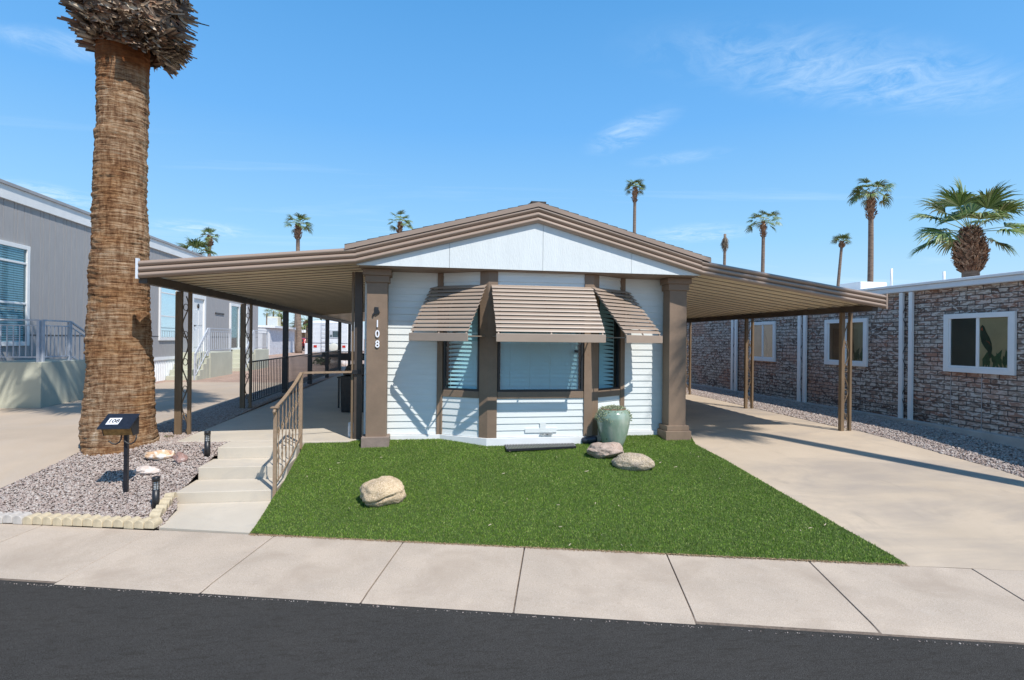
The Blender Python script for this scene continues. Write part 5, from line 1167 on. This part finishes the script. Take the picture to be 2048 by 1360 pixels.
# ---- vent well grate
gc = [onZ(x, y, .458) for x, y in ((1007, 882), (1140.5, 878), (1151, 892.5), (1014.5, 898.5))]
gt = thing('floor_grate', 'dark ribbed metal grate on the turf below the middle bay window', 'grate', (gc[0]+gc[2])/2)
m_ = MB(); up1 = gc[0].lerp(gc[3], 0)
for k in range(4): m_.bar(gc[k]-up*.012, gc[(k+1) % 4]-up*.012, .022, .03)
m_.build('grate_frame', M['black'], gt)
m_ = MB()
n_ = 46
for k in range(n_):
    t = (k+.5)/n_; m_.bar(gc[0].lerp(gc[1], t)+up*.003, gc[3].lerp(gc[2], t)+up*.003, .009, .012)
m_.build('grate_bars', mat('dull_grate_metal', (.26, .25, .255), .5, .15, 30, metal=.3), gt)
m_ = MB(); m_.add([p-up*.03 for p in gc], [(0, 1, 2, 3)]); m_.build('grate_well', M['dark'], gt)
# ---- mailbox
mbp = onT(252, 986); sM = F/(mbp-O).dot(fwd); mb_ = thing('mailbox', 'worn black mailbox with sloped lid numbered 108 on a single post in gravel', 'mailbox', mbp)
def mz(y): return (986-y)/sM
m_ = MB(); m_.box(-.021, .021, -.021, .021, -.05, mz(866)); m_.build('post', M['blackwear'], mb_, world=False, bevel=.003)
xL = onY(206, 850, mbp.y-.08).x-mbp.x; xR = onY(264, 850, mbp.y-.08).x-mbp.x
zb0 = mz(868.5); zt0 = zb0+.235; D0 = .17
m_ = MB(); m_.prism([(.06, zb0), (-.06, zb0), (-.115, zb0+.115), (.06, zt0-.012)], xL, xR, 'X'); bd = m_.build('box', M['brass'], mb_, world=False, bevel=.003, label='box with tarnished brassy front')
m_ = MB(); m_.prism([(.064, zb0-.004), (-.062, zb0-.004), (-.118, zb0+.113), (.064, zt0-.005)], xR+.001, xR+.006, 'X'); m_.build('box_end', M['blackwear'], bd, world=False); m_ = MB(); m_.prism([(.064, zb0-.004), (-.062, zb0-.004), (-.118, zb0+.113), (.064, zt0-.005)], xL-.006, xL-.001, 'X'); m_.build('box_end', M['blackwear'], bd, world=False)
m_ = MB(); A_ = Vector((0, .07, zt0-.002)); B_ = Vector((0, -.155, zb0+.098)); dN = (B_-A_).normalized(); 
lid = [(A_.y, A_.z), (B_.y, B_.z), (B_.y-.002, B_.z-.014), (B_.y+.006, B_.z-.012), (A_.y, A_.z-.008)]
m_.prism(lid, xL-.025, xR+.014, 'X'); ld = m_.build('lid', M['blackwear'], mb_, world=False, bevel=.002)
ln_ = Vector((0, -(A_.z-B_.z), -(B_.y-A_.y)*1.0)).normalized()
if ln_.z < 0: ln_ = -ln_
def LP(u, v, h=0): return Vector((xL+u, 0, 0))+A_.lerp(B_, v)+ln_*h
m_ = MB(); m_.add([LP(.035, .76, .003), LP(.165, .76, .003), LP(.165, .32, .003), LP(.035, .32, .003)], [(0, 1, 2, 3)]); npl = m_.build('number_plate', M['digit'], ld, world=False)
vs, fs = text('108', .088, .001); m_ = MB(); vv_ = (A_-B_).normalized(); m_.add([LP(.10, .54, .0045)+Vector((v.x*.9, 0, 0))+vv_*v.y+ln_*v.z for v in vs], fs); m_.build('plate_lettering', M['black'], npl, world=False, recalc=True)
for sx in (-.09, .07):
    m_ = MB(); sg = -1
    m_.tube([(sx+.05-.0, -.03, zb0), (sx+.05, -.04, zb0-.05), (sx+.035, -.045, zb0-.085), (sx+.0, -.05, zb0-.105), (sx-.035, -.055, zb0-.095), (sx-.06, -.06, zb0-.07), (sx-.07, -.06, zb0-.065)], .008, 6); m_.build('hook', M['black'], mb_, world=False)
# ---- path lights
def plight(px, py, ytop, label):
    b = onT(px, py); s = F/(b-O).dot(fwd); h = (py-ytop)/s; t = thing('path_light', label, 'path light', b, group='black path lights in the gravel')
    r = .04; m_ = MB(); m_.lathe([(0, -.03), (r*.92, -.03), (r*.92, h*.60), (0, h*.60)], 20); m_.build('body', M['black'], t, world=False)
    m_ = MB(); m_.lathe([(r*.55, h*.6), (r*.55, h*.86)], 16); m_.build('lamp_tube', mat('frosted_tube', (.6, .62, .62), .2, .05, 10), t, world=False)
    m_ = MB()
    for k in range(6): a = k*math.pi/3; m_.bar((r*.85*math.cos(a), r*.85*math.sin(a), h*.6), (r*.85*math.cos(a), r*.85*math.sin(a), h*.86), .005, .005, (1, 0, 0))
    for z in (.66, .74, .81): m_.tube([(r*.87*math.cos(q*math.pi/8), r*.87*math.sin(q*math.pi/8), h*z) for q in range(16)], .003, 4, closed=True)
    m_.build('cage', M['black'], t, world=False)
    m_ = MB(); m_.lathe([(0, h*.86), (r*1.0, h*.86), (r*1.0, h*.97), (r*.85, h), (0, h)], 20); m_.build('cap', M['black'], t, world=False)
plight(311.5, 1018, 953, 'black cylindrical path light by the scalloped edging near the entry pad'); plight(414.5, 912, 862, 'black cylindrical path light beside the top entry step')
# ---- white spout on the slab and covered grill
b = onZ(703, 872, .5); m_ = MB(); m_.box(-.05, .05, -.04, .05, 0, .17); m_.prism([(-.04, .17), (.05, .17), (.05, .2), (.0, .215), (-.03, .2)], -.05, .05, 'X'); m_.box(-.035, .035, -.10, -.04, .0, .06)
o = m_.build('downspout', M['white'], None, bevel=.012); o.location = b; tag(o, 'short white downspout outlet at the patio corner by the column', 'downspout')
gx = -1.3; gy_ = 11.9; gr_o = thing('covered_grill', 'black covered grill standing in shade on the patio against the home', 'grill', (gx, gy_, .5))
m_ = MB()
def taper(m_, x0, x1, y0, y1, z0, z1, k):
    xm, ym = (x0+x1)/2, (y0+y1)/2; vs = []
    for z, f in ((z0, 1), (z0+(z1-z0)*.5, 1+k*.5), (z1, 1+k)): vs += [(xm+(x-xm)*f, ym+(y-ym)*f, z) for x, y in ((x0, y0), (x1, y0), (x1, y1), (x0, y1))]
    fs = [(0, 3, 2, 1), (8, 9, 10, 11)]
    for i in range(2):
        for q in range(4): fs.append((4*i+q, 4*i+(q+1) % 4, 4*i+4+(q+1) % 4, 4*i+4+q))
    m_.add(vs, fs)
taper(m_, -.36, .30, -.6, .4, 0, .74, .06); m_.build('body', M['black'], gr_o, world=False, bevel=.02)
m_ = MB(); taper(m_, -.36, .30, -.5, .3, .75, .95, -.25); m_.build('hood', M['dark_shaded'], gr_o, world=False, bevel=.03)
m_ = MB(); m_.box(-.52, -.385, -.1, .1, .66, .69); m_.box(-.51, -.48, -.02, .02, .02, .66); m_.build('side_shelf', M['black'], gr_o, world=False)
b = onZ(684, 806, .5); m_ = MB(); m_.lathe([(0, 0), (.2, 0), (.17, .12), (.06, .22), (0, .24)], 16); o = m_.build('black_heap', M['black'], None); o.location = (b.x+.1, b.y+.6, .5); tag(o, 'low black heap on the patio beside the grill', 'cover')  # low rounded black shape near the grill
# ================================================================ BACKGROUND seen under the patio cover
def bgframe(px, D, z=.45):
    p = atd(px, 680, D); return Vector((p.x, p.y, z))
# white utility building
a = bgframe(540, 46); b = bgframe(589, 56); d = (b-a).normalized(); ub = thing('utility_building', 'white block utility building with panel doors beyond the patio fence', 'building', a)
def wallseg(mb, p, q, z0, z1, th=.2):
    d = (q-p).normalized(); n = Vector((d.y, -d.x, 0)); mb.prism([tuple((p).xy), tuple(q.xy), tuple((q-n*th).xy), tuple((p-n*th).xy)], z0, z1, 'Z')
m_ = MB(); wallseg(m_, a, b, .4, 2.8, 3.5); m_.build('block_wall', M['block'], ub)
c = bgframe(515, 44); m_ = MB(); wallseg(m_, c, a-d*.02, .4, 2.75, 3); m_.build('wall', M['white'], ub)
n = Vector((d.y, -d.x, 0)); m_ = MB()
dc = (a-c).normalized(); nc = Vector((dc.y, -dc.x, 0)); L = (a-c).length
for t in (.36, .6): 
    p = c+dc*L*t+nc*.03; q = c+dc*L*(t+.2)+nc*.03; mm = MB(); wallseg(mm, p, q, .55, 2.35, .05); mm.build('door', M['grey'], ub)
m_ = MB(); ro = [c-Vector((1, 0, 0))+nc*.5, a+n*.4, b+n*.4+d*.5, b-n*4.2, c-nc*4.2-Vector((1, 0, 0))]; m_.prism([tuple(p.xy) for p in ro], 2.82, 3.02, 'Z'); m_.build('roof', M['whiteroof'], ub)
# rooftop cooler
p = atd(548, 651, 52); m_ = MB(); m_.box(p.x-.5, p.x+.5, p.y-.5, p.y+.5, 3.03, 4.0)
rt = m_.build('roof_cooler', mat('cream_metal', (.6, .55, .4), .6, .08, 4), ub, bevel=.05)
m_ = MB()
for k in range(8): m_.box(p.x-.45, p.x+.45, p.y-.52, p.y-.502, 3.12+.1*k, 3.17+.1*k)
m_.build('louvre', M['bluewhite'], rt)
# second home with shaded porch behind car
e = bgframe(588, 74); f_ = bgframe(634, 74); hb = thing('distant_home', 'low cream roofed home with dark shaded porch behind the red car', 'home', e)
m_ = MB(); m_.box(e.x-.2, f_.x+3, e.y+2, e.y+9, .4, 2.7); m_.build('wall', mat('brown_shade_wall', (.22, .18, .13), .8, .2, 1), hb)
m_ = MB(); m_.box(e.x-.4, f_.x+3, e.y-.5, e.y+9.2, 2.72, 3.1); m_.build('roof', M['whiteroof'], hb)
for px in (603, 612): q = bgframe(px, 74); m_ = MB(); m_.box(q.x-.08, q.x+.08, q.y-.2, q.y, .4, 2.72); m_.build('porch_post', M['brown'], hb)
# date palm trunk in front and car
palm('thick straight palm trunk by the red car seen under the patio cover', 597, 560, 53, .24, 1.0, 1.0, 14, 0, 51, group=None)
cc = bgframe(608, 66); car = thing('red_car', 'red hatchback parked tail toward the camera behind the patio fence', 'car', cc, rz=-.15)
m_ = MB(); prof = [(-2.1, .35), (-2.15, .75), (-2.05, .95), (-1.75, 1.45), (-1.2, 1.58), (.4, 1.55), (1.1, 1.05), (2.0, .9), (2.15, .6), (2.1, .35)]
m_.prism(prof, -.88, .88, 'X'); m_.build('body', M['red'], car, world=False, bevel=.08)
m_ = MB(); m_.add([(-.68, -2.03, 1.02), (.68, -2.03, 1.02), (.6, -1.79, 1.40), (-.6, -1.79, 1.40)], [(0, 1, 2, 3)]); 
for s in (-1, 1): m_.prism([(-1.7, 1.0), (-1.6, 1.4), (.3, 1.42), (.9, 1.02)], s*.885-.004, s*.885+.004, 'X')
m_.build('window', M['tyre'], car, world=False)
m_ = MB(); m_.box(-.3, .3, -2.19, -2.152, .72, .84); m_.build('licence_plate', M['white'], car, world=False)
m_ = MB(); m_.box(-.86, .86, -2.20, -2.12, .38, .56); m_.build('bumper', M['tyre'], car, world=False)
for s in (-1, 1): m_ = MB(); m_.box(s*.72-.13, s*.72+.13, -2.18, -2.1, .85, 1.05); m_.build('tail_light', M['lens'], car, world=False)
for s in (-1, 1):
    for yy in (-1.35, 1.35): m_ = MB(); m_.tube([(s*.92, yy, .33), (s*.68, yy, .33)], .33, 18); w_ = m_.build('wheel', M['tyre'], car, world=False); m_ = MB(); m_.tube([(s*.925, yy, .33), (s*.9, yy, .33)], .19, 12); m_.build('rim', M['steel'], w_, world=False)
# utility pedestal
q = bgframe(615, 50); m_ = MB(); m_.box(-.2, .2, -.2, .2, 0, 1.05); o = m_.build('utility_box', M['bluewhite'], None, bevel=.04); o.location = q; tag(o, 'pale blue utility cabinet standing left of the trailer', 'utility box')
# travel trailer
q = bgframe(659.5, 42); tr = thing('travel_trailer', 'white ribbed travel trailer with ladder and round tyre cover seen from behind', 'trailer', q, rz=-.06)
W_ = 1.38
m_ = MB(); zt_ = atd(660, 641, 42).z-.45; m_.prism([(0, .42), (0, zt_-.25), (.12, zt_-.06), (.35, zt_), (6.8, zt_), (7.2, zt_-.5), (7.2, .42)], -W_, W_, 'X'); bd = m_.build('body', M['whitem'], tr, world=False, bevel=.05)
m_ = MB()
for k in range(24): m_.box(-W_+.05, W_-.05, -.02, -.001, .5+k*.1, .5+k*.1+.055)
m_.build('rib_panel', M['whitem'], bd, world=False)
m_ = MB(); m_.box(-W_+.02, W_-.02, -.026, -.021, 1.12, 1.18); m_.build('stripe', mat('grey_stripe', (.3, .32, .36), .5, .05, 3), bd, world=False)
m_ = MB()
for x in (-.62, -.28): m_.tube([(x, -.09, .5), (x, -.09, zt_-.15), (x, .2, zt_+.08), (x, .5, zt_+.05)], .018, 6)
for k in range(7): m_.tube([(-.62, -.09, .65+k*.33), (-.28, -.09, .65+k*.33)], .016, 6)
m_.build('ladder', M['steel'], tr, world=False)
m_ = MB(); m_.box(.0, .75, -.05, -.027, 1.55, 2.15); wf = m_.build('window', M['steel'], tr, world=False); m_ = MB(); m_.box(.22, .70, -.056, -.051, 1.62, 2.1); m_.box(.04, .18, -.056, -.051, 1.62, 1.82); m_.build('pane', M['glassdk'], wf, world=False)
m_ = MB(); m_.tube([(.32, -.24, .82), (.32, -.03, .82)], .34, 28); m_.build('spare_tyre_cover', mat('cream_cover', (.62, .62, .55), .5, .05, 3), tr, world=False, bevel=.03)
for s in (-1, 1): m_ = MB(); m_.box(s*1.08-.12, s*1.08+.12, -.05, -.027, .82, .98); m_.build('tail_light', M['lens'], tr, world=False)
m_ = MB(); m_.box(-.5, .5, 2.5, 3.5, zt_+.001, zt_+.28); m_.build('roof_cooler', M['white'], tr, world=False, bevel=.06)
for s in (-1, 1):
    for yy in (3.2, 4.1): m_ = MB(); m_.tube([(s*1.3, yy, .35), (s*1.05, yy, .35)], .35, 18); m_.build('wheel', M['tyre'], tr, world=False)
# far shrubs and a line of rocks in the dirt yard
def bush(name, label, c, rx, ry, rz_h, n, seed, leaf=.12, group=None):
    t = thing(name, label, 'shrub', c, group=group); r_ = random.Random(seed); m_ = MB()
    cl = [(Vector((r_.uniform(-.7, .7)*rx, r_.uniform(-.7, .7)*ry, rz_h*r_.uniform(.35, .8))), r_.uniform(.25, .5)) for _ in range(12)]
    for i in range(n):
        cc_, cr = r_.choice(cl); v = Vector((r_.gauss(0, 1), r_.gauss(0, 1), r_.gauss(0, 1))).normalized()*cr*r_.uniform(.6, 1.1); p = cc_+Vector((v.x*rx, v.y*ry, v.z*rz_h*.6)); 
        a = Vector((r_.gauss(0, 1), r_.gauss(0, 1), r_.gauss(0, 1))).normalized()*leaf; b = a.cross(Vector((r_.random(), r_.random(), r_.random()))).normalized()*leaf*.5
        m_.add([p-a, p+b, p+a, p-b], [(0, 1, 2, 3)])
    m_.build('foliage', M['bush'], t, world=False, recalc=False); m_ = MB()
    for k in range(4): m_.tube([(0, 0, -.1), (r_.uniform(-.3, .3)*rx, 0, rz_h*.3), (r_.uniform(-.6, .6)*rx, 0, rz_h*.6)], [.08, .05, .02], 6)
    m_.build('stem', M['bark_l'], t, world=False)
bush('shrub', 'bushy green tree behind the cream roofed home', bgframe(612, 92), 3.2, 2, 3.6, 2600, 3, .2)
bush('shrub', 'low dark shrub in the dirt yard behind the patio fence', bgframe(646, 30), .5, .4, .5, 500, 5, .06)
bush('shrub', 'olive shrub just left of the thick palm trunk', bgframe(592, 90), 1.6, 1.5, 3.6, 1300, 6, .2)
rr = random.Random(6)
for k in range(5):
    q = bgframe(664+k*9, 31+rr.uniform(-1, 2)); bm = bmesh.new(); bmesh.ops.create_icosphere(bm, subdivisions=3, radius=.28)
    for v in bm.verts: v.co *= 1+.5*noise.noise(v.co*3+Vector((k, 0, 0))); v.co.z *= .7
    me = bpy.data.meshes.new('stone'); bm.to_mesh(me); bm.free(); me.materials.append(M['rock6']); o = bpy.data.objects.new('stone', me); COL.objects.link(o); o.location = q+up*.08
    tag(o, 'pale stone in the row on the dirt beyond the patio gate', 'rock', 'stones beyond the patio gate')
# drip weed by the slab
bush('weed', 'tiny bright green weed in the gravel at the foot of the carport post', onT(339, 875), .07, .05, .04, 60, 9, .012)
